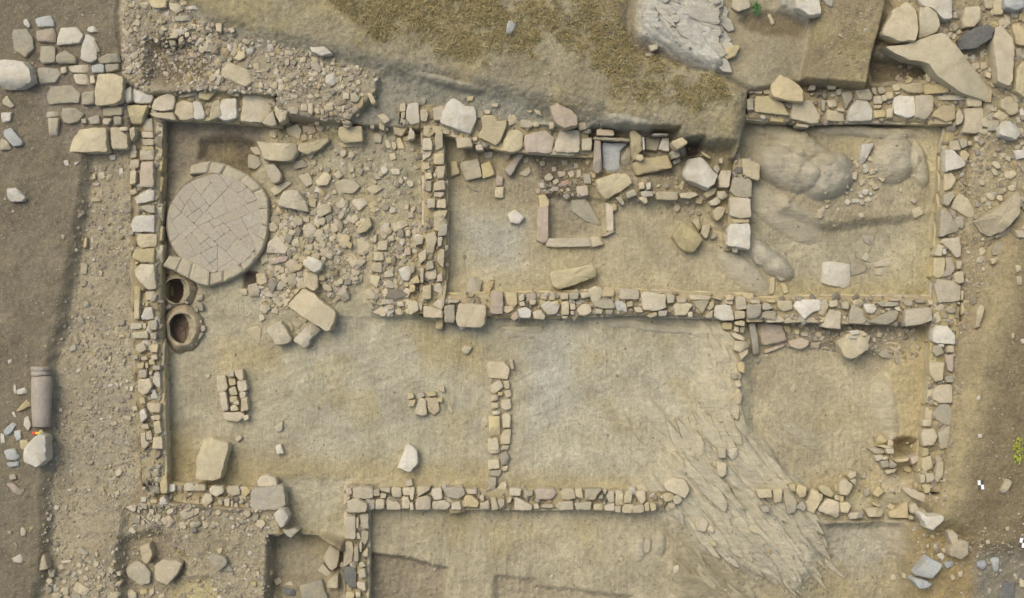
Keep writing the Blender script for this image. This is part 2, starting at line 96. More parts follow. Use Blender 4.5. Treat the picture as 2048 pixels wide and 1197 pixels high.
SA: 1180,320 1240,310 1335,315 1340,395 1270,405 1185,395; 1345,330 1390,330 1395,380 1345,380@g; 1395,320 1480,315 1475,355 1400,340; 1485,330 1510,310 1565,320 1565,395 1500,390; 1575,320 1640,315 1650,380 1580,375; 1450,390 1480,385 1560,450 1560,490 1450,490; 1570,400 1620,390 1640,440 1620,490 1575,470; 1360,410 1430,410 1430,490 1360,490; 1290,415 1355,410 1350,490 1300,490@g; 1400,360 1450,365 1440,400 1400,400
T 820 897
SA: 0,315 40,320 20,420 0,400; 55,310 165,305 150,340 60,390; 170,330 250,320 260,405 200,415 170,370; 260,330 330,310 430,320 440,370 390,405 300,390; 45,450 60,400 130,380 165,400 165,490 45,490; 180,430 270,415 325,450 300,490 180,490; 335,440 400,430 410,490 330,490; 415,470 440,380 490,375 550,430 540,470; 555,380 590,375 590,420 565,420; 560,440 630,420 635,490 555,490; 650,400 680,390 710,490 650,495; 695,420 750,400 755,460 720,475; 770,440 790,400 815,395 800,430; 835,395 870,400 975,460 970,495 835,495; 790,340 810,320 890,325 880,380 800,380; 900,335 985,340 980,380 930,385@g; 1000,330 1040,320 1150,325 1170,370 1120,410 1010,410; 990,450 1020,440 1035,480 990,485; 1050,450 1140,445 1150,475 1060,475; 1165,470 1200,430 1300,420 1305,490 1200,495; 1205,345 1230,320 1310,325 1320,400 1260,415 1215,400; 1315,330 1370,320 1385,400 1330,390; 1400,330 1535,325 1470,415 1400,405@g; 1320,440 1450,430 1445,495 1325,490@g; 1465,450 1540,440 1540,495 1465,490@y; 1555,460 1630,440 1635,500 1555,500; 1565,380 1590,340 1630,345 1630,430 1590,435; 1540,340 1570,330 1560,370; 1505,390 1540,370 1540,405 1510,405; 450,330 530,330 540,365 460,365; 0,440 20,430 30,490 0,495
PC: 620,0 720,0 715,35 650,45 620,20; 720,50 770,30 795,80 780,130 730,140; 625,95 710,90 715,165 625,170; 740,145 785,140 770,180 740,185; 630,180 735,175 710,230 635,225; 620,235 690,235 680,365 620,365@g; 695,330 720,280 770,270 775,390 740,395 700,365; 655,370 680,370 680,395 660,395
T 1230 897
SA: 5,340 70,340 60,455 5,455; 80,345 145,340 130,435 70,440; 155,345 240,340 245,420 210,450 180,400; 55,480 90,445 150,455 130,520 60,515; 145,465 230,450 230,515 140,520; 235,445 270,430 275,500 240,500@y; 280,430 330,450 330,495 290,505; 0,465 50,465 45,515 0,510; 385,370 450,350 475,375 460,420 400,430; 465,390 510,360 540,410 510,450 470,440; 420,440 490,440 470,490 430,480
PD: 820,0 890,0 885,80 830,80; 900,0 980,0 985,60 950,100 910,70; 820,110 890,120 890,210 850,235 820,200
SD: 1125,330 1250,325 1255,390 1150,400; 1260,330 1340,320 1330,430 1270,435@y; 1350,330 1390,350 1455,420 1440,520 1380,530 1360,440@g; 1445,340 1470,290 1530,310 1530,380 1480,400; 1520,440 1580,330 1630,350 1640,430 1590,525 1540,500@y; 1440,480 1500,420 1530,470 1510,500@g; 1390,290 1440,290 1440,350 1400,340@y; 1160,470 1230,460 1240,510 1180,515
bs: 1065,640 1110,615 1170,650 1150,690 1090,670; 765,740 810,745 815,780 770,790@y; 735,660 760,610 800,650 790,690; 640,590 720,560 750,600 720,670 650,660; 450,40 480,25 600,150 610,210 560,170; 390,280 460,230 560,260 600,330 560,400 400,330; 470,950 510,930 510,990 470,1000; 225,800 240,720 290,740 280,830 240,840; 20,880 70,870 60,910
T 1638 897
SD: 0,330 20,290 80,310 125,370 100,395 40,370@y; 0,480 70,405 160,430 165,540 150,560 0,500; 170,440 230,430 260,460 230,520 180,510@y; 165,330 180,270 220,250 275,300 230,380 170,370; 230,220 260,185 300,190 300,220 250,250; 250,260 300,240 300,280 290,300; 120,380 160,375 165,420 130,410; 160,380 200,380 200,420 170,430; 375,490 470,470 520,490 510,545 400,550; 560,510 640,480 660,450 715,430 715,560 570,555@y; 240,520 360,510 360,560 250,570; 440,430 490,450 480,470 430,450@y; 735,460 770,440 800,480 790,540 740,520; 685,340 700,310 880,375 870,430 840,440 740,390; 430,370 480,300 530,350 470,390; 5,370 30,365 30,420 10,430; 720,540 760,545 760,570 725,570
rh: 390,0 520,0 530,45 450,50; 530,0 600,0 600,45 545,45; 440,60 510,50 510,95 460,105; 505,70 550,65 550,90 510,95; 495,105 560,95 565,150 500,160; 570,90 625,130 600,165 570,160; 530,180 630,160 610,190 540,210; 600,95 720,75 720,100 620,120@y; 730,75 810,50 790,110 745,130; 760,280 800,275 800,310 765,310@y
EA: 830,0 880,0 875,60 830,70@y; 830,80 890,60 915,150 850,195 825,160@y; 850,205 915,200 925,250 860,280; 810,220 850,210 845,270 815,280; 820,290 890,280 890,350 850,360@y; 935,170 950,115 1000,110 990,230 950,275 930,250
rx: 915,660 950,630 970,690 930,690; 880,700 930,680 920,730@y; 940,850 980,835 1010,860 990,900 960,880@w; 975,800 1020,795 1040,835 1000,840; 990,910 1070,900 1090,940 1020,965@b; 1050,1020 1080,1005 1090,1040 1060,1060; 1260,910 1330,895 1350,950 1310,975 1270,950@b; 1330,740 1360,725 1370,760 1340,770; 1600,1060 1636,1050 1650,1110 1610,1110; 570,1020 620,1000 630,1050 580,1060; 665,1000 705,995 705,1040 670,1040; 860,770 880,760 880,800 860,800; 960,610 1010,620 1010,660 970,650; 1490,630 1520,625 1525,660 1495,660; 1280,760 1310,770 1305,800 1280,790; 1110,990 1150,980 1150,1030 1120,1030; 1410,55 1430,50 1430,80 1412,80
T 1230 300
rp: 825,220 850,160 930,165 910,300 830,300; 780,150 810,115 840,150 820,195; 710,350 760,310 815,305 800,350 730,385@y; 815,330 880,330 900,370 860,400 820,380; 755,410 830,370 850,410 810,445 765,440; 950,50 990,10 1000,60 980,180 945,180; 690,10 770,60 760,75 700,40@y; 830,70 860,60 860,110 835,105; 190,260 230,255 240,310 195,315@y; 250,265 290,255 285,315 255,320@w; 90,340 150,310 180,360 100,390@g; 180,380 250,370 265,420 240,430; 0,380 50,370 80,430 60,445@g; 200,330 300,330 310,370 220,380@g; 325,340 350,330 500,335 505,400 440,400 330,395; 515,345 640,335 670,360 600,390 525,385; 610,560 670,540 690,620 670,650@y; 760,710 790,655 820,680 780,720@g; 865,670 890,660 890,740 870,730@y; 880,770 910,765 905,810 880,800
PB: 1015,70 1060,75 1155,110 1155,220 1140,245 1020,195; 945,220 1090,240 1090,380 960,370 920,330; 920,380 1080,390 1085,540 1000,545 920,520; 910,630 930,590 1070,590 1085,650 1080,795 900,760@w^.46; 935,553 1075,556 1070,582 938,582@y
MA: 35,1115 190,1110 195,1195 40,1190; 215,1150 260,1130 400,1160 405,1260 320,1285 225,1275; 410,1145 480,1160 470,1220 420,1225; 595,1155 770,1170 750,1200 600,1195; 965,1170 1040,1175 1055,1270 970,1280; 780,1180 850,1180 840,1200; 490,1180 570,1180 570,1220 500,1220; 880,1160 950,1160 945,1200 890,1200@y
T 1230 600
MA: 5,10 80,10 80,60 30,100 5,60@b; 470,40 540,10 620,40 570,120 480,125; 620,10 760,0 700,110 650,60; 790,130 800,50 880,40 930,50 950,160 850,165@w; 870,0 940,0 940,40 880,30; 965,85 1040,90 1040,150 960,155@y; 960,175 1000,165 1035,170 1035,210 960,200; 720,130 780,80 780,145 730,145; 255,125 330,95 340,125 280,145; 150,60 210,60 220,100 170,100; 95,20 140,10 145,50 100,60; 345,90 420,85 410,130 350,130@g; 760,20 790,10 790,60 750,90@y; 580,100 620,95 620,140 590,140
PD: 860,180 940,185 930,240 860,235; 955,215 995,215 990,260 950,250; 925,275 960,260 1030,300 1030,330 960,310; 960,330 1060,330 1080,380 1000,420 950,400; 990,420 1070,385 1060,430 1010,480; 980,505 1035,500 1035,590 985,570@y; 930,590 980,590 980,630 930,630; 950,660 1000,640 1010,690 970,700; 900,810 990,710 1020,760 1000,840 960,840; 1000,215 1035,215 1030,265 1000,260
MB: 1060,40 1170,35 1170,100 1140,145 1060,150@g; 1180,35 1220,25 1270,70 1180,85@g; 1170,110 1210,85 1290,90 1285,165 1175,145@g; 1300,10 1420,10 1420,80 1350,95 1300,60; 1430,50 1470,0 1640,0 1640,80 1560,110 1510,155@w; 1080,5 1160,0 1160,30 1090,30; 1200,0 1280,0 1280,25 1220,20
rm: 1390,330 1480,300 1550,330 1540,370 1490,400 1400,375@p; 1560,340 1636,340 1630,390 1560,395@p; 1105,475 1165,465 1170,495 1120,505; 1330,210 1390,200 1420,260 1370,260@y; 1560,220 1610,190 1590,240; 1460,190 1520,180 1530,220 1470,225@y; 1430,240 1470,235 1470,280 1440,275@y; 1550,140 1590,130 1600,170 1560,170; 1480,260 1540,250 1550,290 1490,290; 1600,260 1650,250 1650,300 1610,300; 1400,170 1440,165 1440,200 1405,200; 1190,440 1225,430 1220,455 1195,460
T 1638 600
MB: 0,20 60,0 80,50 40,135 0,110; 20,215 95,80 175,100 175,235; 245,110 270,35 340,70 380,160 355,190 245,190; 355,40 440,30 465,70 440,110 380,105@w; 400,180 570,85 640,90 620,160 540,200; 690,170 700,80 890,60 905,160 790,200 695,210^.55; 915,120 960,95 980,170 920,185; 990,160 1040,55 1110,60 1130,150 1120,220 1070,200; 920,40 980,25 1010,60 970,95 925,80; 670,10 750,0 745,50 690,45@g; 760,0 860,0 850,25 780,25@g; 260,10 350,0 330,50 280,40@y; 460,20 640,15 640,50 500,55@g; 605,60 640,55 660,90 620,85; 500,90 520,80 525,105 505,105; 190,130 215,130 210,165@w; 0,170 40,160 30,180; 530,70 570,65 570,85 540,85; 180,20 240,15 240,75 190,70; 80,10 150,5 150,50 90,60; 560,-5 640,-10 640,10 570,10; 870,5 910,0 910,40 880,40
EA: 910,320 920,250 950,205 1030,210 1085,280 1085,355 930,345@w; 905,420 920,365 980,365 1005,430 940,455; 950,350 1000,355 1000,380 960,370@w; 1025,370 1075,365 1080,420 1025,420; 1010,450 1080,430 1070,580 1030,560@p; 885,500 1000,500 990,640 930,655 890,600; 1010,620 1070,600 1075,660 1020,660; 970,650 1010,645 990,665; 910,750 940,690 1060,675 1065,820 980,825 920,800; 910,915 960,840 1040,830 1080,920 1075,1000 1010,1005 930,950@g; 1070,820 1110,805 1125,860 1085,875@w; 825,1100 840,1040 920,1030 945,1090 910,1160 840,1165; 950,1070 1040,1010 1080,1050 1060,1170 970,1190@g; 915,825 950,820 940,850; 1065,1000 1090,1000 1085,1035; 830,960 900,950 900,1010 830,1010@y; 1075,680 1100,680 1110,740@g
rx: 1265,80 1300,35 1330,60 1300,150 1290,220 1255,225 ; 1145,210 1175,190 1180,235 1150,240@g; 1540,270 1560,265 1560,310 1540,305; 1610,320 1640,310 1645,350 1620,350@w; 1270,1075 1300,1070 1305,1100 1275,1105@w; 1140,20 1155,30 1165,110 1140,120@y
rh: 465,1120 490,1070 550,1120 530,1150 470,1160@y; 470,1170 530,1160 600,1180 590,1200
rw: 475,430 530,385 600,440 570,470 500,460@g; 545,365 640,390 650,430 620,430@p; 500,320 550,310 530,340; 600,450 640,430 640,520 610,500@g; 240,250 320,240 330,275 260,280@w^.38; 240,290 300,290 300,310 245,310@w^.37; 340,260 385,265 380,290 345,290^.37; 670,240 700,210 690,265@g; 560,330 660,350 655,370 570,350@y; 490,480 520,470 520,510 495,510@g; 300,430 340,440 300,500 270,490
T 1638 300
EA: 1010,0 1070,0 1180,100 1170,130 1010,175@w; 1130,10 1170,0 1205,40 1170,95 1130,70@y; 1005,190 1060,180 1100,230 1060,310 1000,330@y; 1000,360 1080,330 1085,370 1030,450 995,430; 1080,400 1120,345 1190,390 1245,490 1230,540 1190,540 1060,460; 965,690 980,480 1010,470 1080,560 1130,610 1110,650 990,690@g; 1080,560 1110,530 1160,540 1165,610 1140,635 1090,590; 1000,705 1125,700 1135,850 1090,855 1040,790 980,740; 920,840 960,750 985,780 980,850; 920,1010 920,865 1010,860 1000,990 960,1025@y; 1010,860 1060,860 1090,950 1060,1000 980,1020 1020,950@p; 1100,890 1140,885 1140,950 1105,955; 1085,990 1150,965 1160,1060 1120,1070 1090,1050; 925,1090 950,1030 1080,1050 1135,1090 1130,1200 960,1220; 1140,1120 1155,1130 1150,1200 1140,1200; 990,795 1010,790 1020,830 995,835@w
rd: 1550,0 1640,0 1650,60 1580,80@w; 1480,180 1560,160 1585,200 1540,240 1490,230; 1240,0 1290,0 1290,40 1260,50@g; 1270,245 1310,240 1325,280 1290,285; 1280,790 1330,775 1330,820 1290,850@y; 1560,640 1640,640 1650,700 1590,700; 1570,920 1610,920 1620,960 1580,980; 1580,1010 1620,1005 1625,1080 1585,1080; 1370,870 1410,860 1420,900 1385,915@y; 1450,20 1500,30 1490,70 1455,65; 1290,380 1330,370 1340,410 1300,420; 1330,400 1380,410 1375,450 1335,450@g; 1250,410 1285,420 1280,460 1250,455@g; 1320,460 1360,460 1350,495 1325,490@g; 1235,520 1270,510 1275,550 1240,555@g; 1535,290 1580,285 1575,325 1540,330; 1410,260 1450,270 1430,300
rg: 360,150 400,120 405,170; 400,50 440,70 430,100 385,80; 200,290 230,270 240,310; 240,190 310,170 300,240 245,230; 400,160 450,155 460,190 410,200; 380,215 460,200 465,212 382,230@y; 290,350 370,300 350,370@g; 180,330 230,330 240,360; 470,220 530,230 510,260; 720,410 750,380 790,400 770,430@p; 20,390 60,380 100,410 70,430; -20,480 10,470 40,500 0,520; 310,510 350,500 380,540 330,545; 1560,-40 1570,-40; 210,150 235,160 230,210 210,200; 320,240 385,230 380,270 330,290; 640,310 665,305 665,335 640,335; 430,0 460,20 450,40
rg2: 230,850 280,820 310,900 390,940 370,980 260,1010 250,900@g^.035; 340,680 400,680 435,730 410,775 360,730@g^.04; 330,870 380,815 440,890 430,910@g^.035; 440,950 530,940 530,1010 450,1000^.04; 735,480 810,445 840,510 770,550^.04; 440,900 560,860 600,880 560,930 440,935^.03
T 1160 240 6.4
NI: 215,115 440,130 440,205 215,200^.34@p; 170,208 640,242 640,278 170,250^.3@g; 185,260 265,270 285,650 215,690 165,640^.26@p; 290,290 610,300 520,400 510,560 520,650 360,655 290,600^.05@b; 610,335 650,345 655,550 560,590 528,500^.07@g; 640,150 700,130 790,220 800,380 700,520 660,420^.34@y; 720,440 800,440 825,500 780,530 720,510^.42@y; 795,215 822,215 832,385 808,385^.32@w; 834,222 1030,226 990,398 836,380^.1@g; 1060,226 1138,226 1150,410 1000,378^.14@w; 930,176 1140,172 1140,195 930,198^.36@w; 670,560 850,480 1130,450 1190,610 730,705^.26@y; 1180,270 1300,220 1390,290 1250,380 1190,320^.3; 1160,400 1270,370 1290,470 1180,500^.16@g; 1190,520 1280,490 1290,540 1200,570^.12@g; 15,235 155,235 150,310 15,310^.2; 0,320 160,320 155,430 0,440^.14
T 0 897
SC: 1120,0 1190,0 1195,55 1125,55; 1125,70 1200,65 1200,110 1120,120; 1110,140 1200,125 1220,200 1270,240 1140,270 1115,200; 1210,110 1250,120 1275,170 1240,185; 1220,200 1265,195 1255,225 1225,225@w; 1280,295 1395,290 1395,345 1340,350@w; 1470,280 1540,280 1560,340 1470,340; 1545,290 1636,290 1640,340 1550,345; 1190,290 1275,300 1270,370 1190,360@g; 1120,280 1165,285 1160,330 1120,330
wl: 45,280 110,280 160,330 195,320 160,385 90,340@p; 160,640 180,630 210,660 200,700 165,700; 90,880 160,845 180,890 170,920 100,910@w; 60,660 90,660 90,685 65,685; 100,750 120,750 145,785 130,785; 65,215 120,205 130,245 80,255@g; 335,850 350,850 380,970 310,975
sr: 1005,475 1075,435 1085,500 1060,510; 1090,440 1105,450 1120,520 1095,510; 1110,435 1170,445 1175,490 1130,480; 1180,460 1230,460 1225,535 1190,510; 1270,400 1310,385 1340,455 1275,455@w; 1385,400 1440,370 1485,365 1480,450 1430,475 1390,440@p; 1485,420 1510,400 1530,440 1480,450; 1425,510 1540,445 1550,540 1480,575 1430,530; 1310,560 1350,530 1395,590 1340,640 1315,620; 1345,480 1400,475 1405,520 1360,540; 1080,520 1110,520 1220,610 1210,620@g; 1015,660 1050,625 1090,670 1060,685; 1230,550 1265,545 1265,590 1235,590; 1200,410 1250,410 1255,440 1200,440; 1120,390 1165,390 1165,430 1125,430@w; 1600,390 1640,380 1640,450 1605,455; 1555,420 1590,410 1590,450 1560,455@p; 1510,600 1540,590 1580,660 1550,680
sw: 580,1130 610,1065 725,1130 670,1190 600,1150; 920,190 950,155 980,185 960,215 930,225; 870,170 900,165 905,200 875,200; 890,230 925,225 930,255 900,260; 915,350 945,335 955,375 925,380; 890,390 910,370 910,405; 850,370 875,365 875,390; 620,830 640,785 710,840 690,860; 480,900 570,890 570,915 490,920; 560,1030 590,985 610,1000 590,1040@w; 375,1080 405,1060 430,1090 400,1100@w; 490,1060 530,1045 530,1080 495,1085; 450,940 490,925 515,960 480,975; 410,1160 480,1150 480,1200 415,1200; 500,1120 540,1110 545,1170 500,1175; 420,1100 480,1110 470,1150 430,1150; 380,980 440,970 430,1030 390,1030@g; 770,1095 820,1090 830,1120 780,1125; 880,1150 940,1155 940,1200 885,1195; 560,1170 640,1165 650,1200 565,1200@g
se: 1010,1135 1050,1125 1090,1160 1085,1200 1020,1200; 1110,1130 1170,1120 1180,1165 1120,1170@y; 1190,1140 1230,1110 1230,1160 1200,1180; 1260,1180 1310,1150 1320,1200 1270,1200
'''
# single stones: name | label | category | group or - | T offset | outline marks
SINGLES = '''
boulder|large pale bluish boulder cut by the left picture edge|boulder|-|0 0|0,470 190,490 230,550 255,650 150,700 0,705 -60,600@w^.3
stone_block|squared tan block with a thin slab beside it north of the rubble heap|block|-|410 0|1065,1015 1250,1005 1260,1130 1110,1140 1065,1100@y^.3
stone_slab|long pale slab lying across the dark pit above the round tiled floor|slab|-|410 0|410,1125 730,1150 735,1210 690,1280 600,1285 465,1270 450,1200^.34
stone|pale flake of rock jutting from the dug scarp below the brown grass|stone|-|410 0|830,370 960,370 1020,430 920,445 850,410@w^.12
boulder|pinkish grey boulder emerging from the scarp under the grass edge|boulder|-|820 0|1115,850 1180,820 1280,870 1335,940 1330,1000 1230,1030 1150,960@p^.3
stone|small bluish stone sitting alone in the dry grass|stone|-|820 0|770,200 800,160 850,170 840,230 800,275 765,270@b^.1
stone|tan wedge of stone beside the tip of the fissured white outcrop|stone|-|1230 0|825,405 990,355 1000,380 960,450 890,475@y^.15
stone|flat grey stone on the top edge beside the small green plant|stone|-|1230 0|940,-20 1070,-20 1085,60 980,95 930,50^.15
boulder|whitish boulder on the top edge beside the narrow earth baulk|boulder|-|1230 0|1430,-40 1636,-40 1650,110 1560,120 1450,50@w^.35
boulder|rounded cracked boulder against the narrow earth baulk|boulder|-|1638 0|540,190 600,80 720,5 790,60 800,220 770,330 640,330 500,270^.45
boulder|blocky pale boulder touching the rounded cracked boulder|boulder|-|1638 0|800,60 860,50 940,100 970,200 930,260 810,310^.35
boulder|flat whitish boulder on the top edge above the blocky pale boulder|boulder|-|1638 0|800,-30 1060,-30 1060,150 1000,160 900,60 850,40@w^.3
bedrock_ridge|long pointed grey bedrock ridge running down to the north east wall corner|rock|-|1638 0|520,380 720,345 1000,260 1150,420 1280,560 1390,680 1390,800 1300,770 1130,730 930,600 860,500 700,470^.35
boulder|dark blue grey oblong boulder in the stony north east corner|boulder|-|1638 0|1140,300 1200,240 1340,190 1410,230 1380,300 1250,390 1150,390@d^.35
boulder|bluish boulder on the top edge near the right picture corner|boulder|-|1638 0|1485,-20 1640,-20 1650,60 1580,80 1490,60@b^.3
boulder|long upright grey boulder right of the dark oblong boulder|boulder|-|1638 0|1410,230 1490,190 1550,280 1560,420 1555,640 1520,690 1430,650 1415,530 1390,330^.35
boulder|tall pale boulder cut by the right picture edge|boulder|-|1638 0|1580,560 1636,480 1660,600 1650,780 1570,720@y^.3
boulder|round white boulder outside the north east wall corner|boulder|-|1638 0|1450,1020 1500,960 1590,990 1625,1060 1580,1115 1450,1080@w^.3
stone|squarish pale stone alone on the brown ground at far left|stone|-|0 300|50,310 120,300 200,380 180,410 80,415 50,380@w^.14
stone_block|thick pale block at the top of the rubble heap beside the round rim|block|-|410 300|460,120 550,110 610,190 600,250 540,270 490,190^.3
stone_block|wedge shaped pale block with a sloping face in the rubble heap|block|-|410 300|575,440 620,330 740,320 800,420 820,490 740,480^.26
stone_block|pale bent block above another block at the foot of the rubble heap|block|-|410 300|775,890 850,850 940,900 920,960 870,985 790,930@w^.26
stone_block|smooth upright block just above the big dressed rectangular block|block|-|410 300|785,1040 800,970 895,995 900,1100 870,1130 790,1090^.24
stone|angular yellow stone tilted on the right flank of the rubble heap|stone|-|410 300|1195,640 1310,530 1330,600 1290,650 1220,670@y^.18
stone_slab|large grey slab second in the row along the inner north wall|slab|-|820 300|385,110 540,65 575,215 440,245^.14
stone_slab|pinkish slab leaning against the inner north wall near the sunken cist|slab|-|820 300|750,160 870,20 910,30 800,215@p^.22
stone_slab|small square tile of stone on the floor below the row of slabs|slab|-|820 300|680,297 750,292 745,385 675,380@y^.08
stone|pale angular stone alone on the floor left of the kerbed cist|stone|-|820 300|780,510 845,475 915,540 870,590 800,580@w^.16
stone_block|big tan block tilted over the corner of the kerbed cist|block|-|820 300|1485,240 1640,185 1740,190 1775,265 1700,320 1560,400 1500,330@y^.3
stone_block|long dressed block lying in front of the middle wall|block|-|820 300|1115,980 1450,920 1490,960 1490,1010 1330,1070 1180,1115 1135,1080@y^.34
stone|squarish stone in the corner beside the middle wall and the partition|stone|-|820 300|465,1010 575,1040 560,1150 500,1175 440,1150^.16
stone|forked narrow stone next to the squarish stone in the room corner|stone|-|820 300|640,1045 675,1040 660,1090 640,1130 640,1180 570,1180 575,1150 600,1100@y^.13
stone|pale round stone resting on top of a flat wall block|stone|-|820 600|400,140 440,115 480,130 490,200 400,250 390,210@w^.12
stone|small wedge stone on the floor below the middle wall|stone|-|820 600|405,400 440,365 500,375 470,430 440,440^.12
stone_slab|thin leaf shaped slab set in the floor right of the slab pile|slab|-|820 600|300,860 320,840 345,890 335,920^.04
boulder|cracked pale boulder at the foot of the fallen column|boulder|-|0 897|180,0 240,-60 300,-110 355,-90 360,100 280,160 190,110@w^.32
stone_block|large rectangular dressed block lying aslant at the foot of the rubble heap|block|-|410 600|640,40 760,-90 870,-50 910,0 1035,90 1030,170 1000,250 960,255^.4
stone_block|rounded pale block left of two below the aslant dressed block|block|-|410 600|485,240 560,180 600,170 640,220 685,310 670,345 560,360^.3
stone_block|cracked pale block right of two below the aslant dressed block|block|-|410 600|695,320 850,180 920,240 840,320 830,360 790,390^.28
stone_slab|flat slab flush with the floor left of the two pale blocks|slab|-|410 600|320,240 420,200 450,240 440,350 420,350^.04
stone|small triangular stone on the floor between hearth box and doorway|stone|-|410 600|545,1020 625,960 615,1050 570,1055^.07
stone|small oval stone on the floor just below the hearth box|stone|-|410 600|235,1110 280,1080 300,1100 260,1140^.08
stone|small pale square stone on the floor above the doorway|stone|-|410 600|550,1165 605,1150 630,1230 575,1235@w^.13
stone|tiny stone on the floor left of the hearth box|stone|-|410 600|0,595 40,590 35,620 10,625^.04
stone_block|tall weathered block standing in front of the south west wall|block|-|410 600|-30,1130 30,1115 170,1150 180,1200 120,1430 60,1450 -80,1430 -60,1250^.42
stone|pale pentagonal stone at the corner of the doorway block|stone|-|410 897|545,530 590,485 630,490 665,550 630,630 600,640@w^.28
stone|grey wedge stone at the lip of the pit below the doorway|stone|-|410 897|610,655 720,640 750,660 680,720@g^.16
stone_block|upper of two brown blocks on the right side of the pit below the doorway|block|-|410 897|935,890 1000,770 1070,820 1060,940 1010,980^.26
stone_block|lower of two brown blocks on the right side of the pit below the doorway|block|-|410 897|900,980 940,920 1010,1000 980,1030 910,990^.2
stone|yellowish angular stone below the pit against the south stub wall|stone|-|410 897|975,1060 1060,1015 1060,1120 970,1120@y^.22
stone_slab|broad grey slab on the bottom edge left of the south stub wall|slab|-|410 897|755,1100 870,1060 930,1060 980,1230 770,1230@g^.14
stone|grey pointed stone on the rubbly ground below the south west wall|stone|-|410 897|20,860 60,840 160,870 180,920 110,985 50,940@g^.16
stone_slab|dark flat slab on the bottom edge near the small rubble|slab|-|410 897|600,1115 740,1130 730,1190 620,1160@d^.05
stone|small rounded stone leaning on the south wall beside the tall pale boulder|stone|-|410 897|1595,290 1610,260 1650,240 1660,300 1600,310^.14
boulder|tall pale wedge boulder on the floor above the south wall|boulder|-|410 897|1530,160 1590,10 1620,-40 1690,20 1700,120 1640,190@w^.28
boulder|large yellow topped white boulder between niche and block partition|boulder|-|1230 300|545,190 600,70 690,55 740,110 820,200 800,260 740,315 640,270 580,240@w^.4
stone|small yellow stone between the rubble and the block partition|stone|-|1230 300|780,490 820,450 880,460 870,520 820,570 790,540@y^.2
stone_block|large tan cube tipped on its corner beside the block partition|block|-|1230 300|460,690 540,580 565,575 710,715 630,820 560,810 480,720@y^.36
stone_slab|narrow slab leaning behind the tipped tan cube|slab|-|1230 300|700,600 770,595 740,700 720,710 685,670^.18
stone_slab|left of two thin slabs set in the earth near the middle wall|slab|-|1230 300|1240,1020 1280,1020 1270,1150 1230,1150@y^.05
stone_slab|right of two thin slabs set in the earth near the middle wall|slab|-|1230 300|1310,1030 1350,1030 1390,1140 1350,1150@y^.05
stone_slab|broad pinkish slab against the foot of the middle wall|slab|-|1230 600|1140,180 1330,200 1380,325 1180,370@p^.1
stone_slab|narrow grey slab standing on edge left of the broad pinkish slab|slab|-|1230 600|1065,190 1120,185 1160,430 1110,440@g^.16
stone_slab|thin slanting slab under the broad pinkish slab|slab|-|1230 600|1190,400 1390,335 1380,360 1200,430@p^.06
stone_slab|square pale slab lying on the north east room floor|slab|-|1638 300|40,910 60,895 250,910 250,1080 200,1105 20,1070@w^.08
stone_slab|narrow pale slab standing upright in the middle of the north east room|slab|-|1638 0|340,1150 445,1145 400,1230 350,1340 345,1370 320,1360@w^.12
bedrock_ridge|humped bedrock ridge outside the east wall|rock|-|1638 300|1270,570 1500,420 1590,330 1620,370 1600,520 1480,650 1390,680 1330,650^.35
earth_stack|yellow earth stump with small slabs stuck on its top|mound|-|1638 600|150,340 230,270 350,240 405,290 400,400 330,440 260,480 220,460@t^.32
boulder|pale boulder with a notched top at the south end of the east wall|boulder|-|1638 897|805,530 830,515 860,545 995,540 995,580 910,660 860,640 850,590 830,580@w^.3
stone|grey oval stone above the squarish boulder outside the east wall|stone|-|1638 897|1025,670 1060,650 1115,690 1110,760 1060,770^.2
boulder|squarish boulder outside the south end of the east wall|boulder|-|1638 897|1050,800 1090,760 1150,735 1195,750 1195,850 1150,895 1050,860^.3
boulder|bluish white block at the bottom right, upper of two|boulder|-|1638 897|780,1020 880,870 985,930 970,960 910,1045 850,1040@b^.36
boulder|bluish white wedge at the bottom right, lower of two|boulder|-|1638 897|775,1040 850,1055 910,1085 880,1115 800,1125 760,1065@b^.24
stone_block|oblong brick shaped stone lying right of the white survey target|stone|-|1638 897|1450,340 1500,245 1550,265 1500,355 1470,365^.1
stone_slab|flat grey slab in the gravel at lower right|slab|-|1638 897|1370,880 1440,870 1440,980 1400,990@b^.05
stone_slab|long dark grey slab on the bottom edge at lower right|slab|-|1638 897|1480,1070 1560,1070 1560,1230 1440,1230@d^.06
boulder|pale boulder half buried in the sunken trench at lower left|boulder|-|0 897|1110,780 1190,760 1220,850 1170,935 1130,900@y^.3
boulder|large two toned boulder in the sunken trench at lower left|boulder|-|0 897|1215,950 1290,890 1400,900 1445,920 1410,1010 1340,1090 1240,1060^.34
boulder|flat grey boulder left of the two toned boulder in the sunken trench|boulder|-|0 897|1000,960 1080,900 1150,930 1200,1000 1190,1080 1120,1090 1030,1030@g^.12
stone_slab|flat slab shelf in the dark hollow under the middle wall|slab|-|820 600|710,215 1065,208 1055,265 740,240^.06
'''

# ------------------------------------------------------------------ helpers
def lin(r, g, b):
    f = lambda c: (c / 255 / 12.92) if c <= 10 else ((c / 255 + 0.055) / 1.055) ** 2.4
    return (f(r), f(g + 3), f(b + 1))

def P(px, py, z=0.0):
    """survey plan position of something seen at height z -> world x, y"""
    k = PX * (CAM_H - z) / CAM_H
    return ((px - CX) * k, (CY - py) * k)

def tag(o, label=None, cat=None, group=None, kind=None):
    if label: o['label'] = label
    if cat: o['category'] = cat
    if group: o['group'] = group
    if kind: o['kind'] = kind
    return o

def link(name, mesh, mat=None, parent=None, loc=None):
    o = bpy.data.objects.new(name, mesh); COL.objects.link(o)
    if mat is not None and not mesh.materials: mesh.materials.append(mat)
    if loc is not None: o.location = loc
    if parent is not None:
        o.parent = parent
        if loc is not None: o.location = Vector(loc) - parent.location
    return o

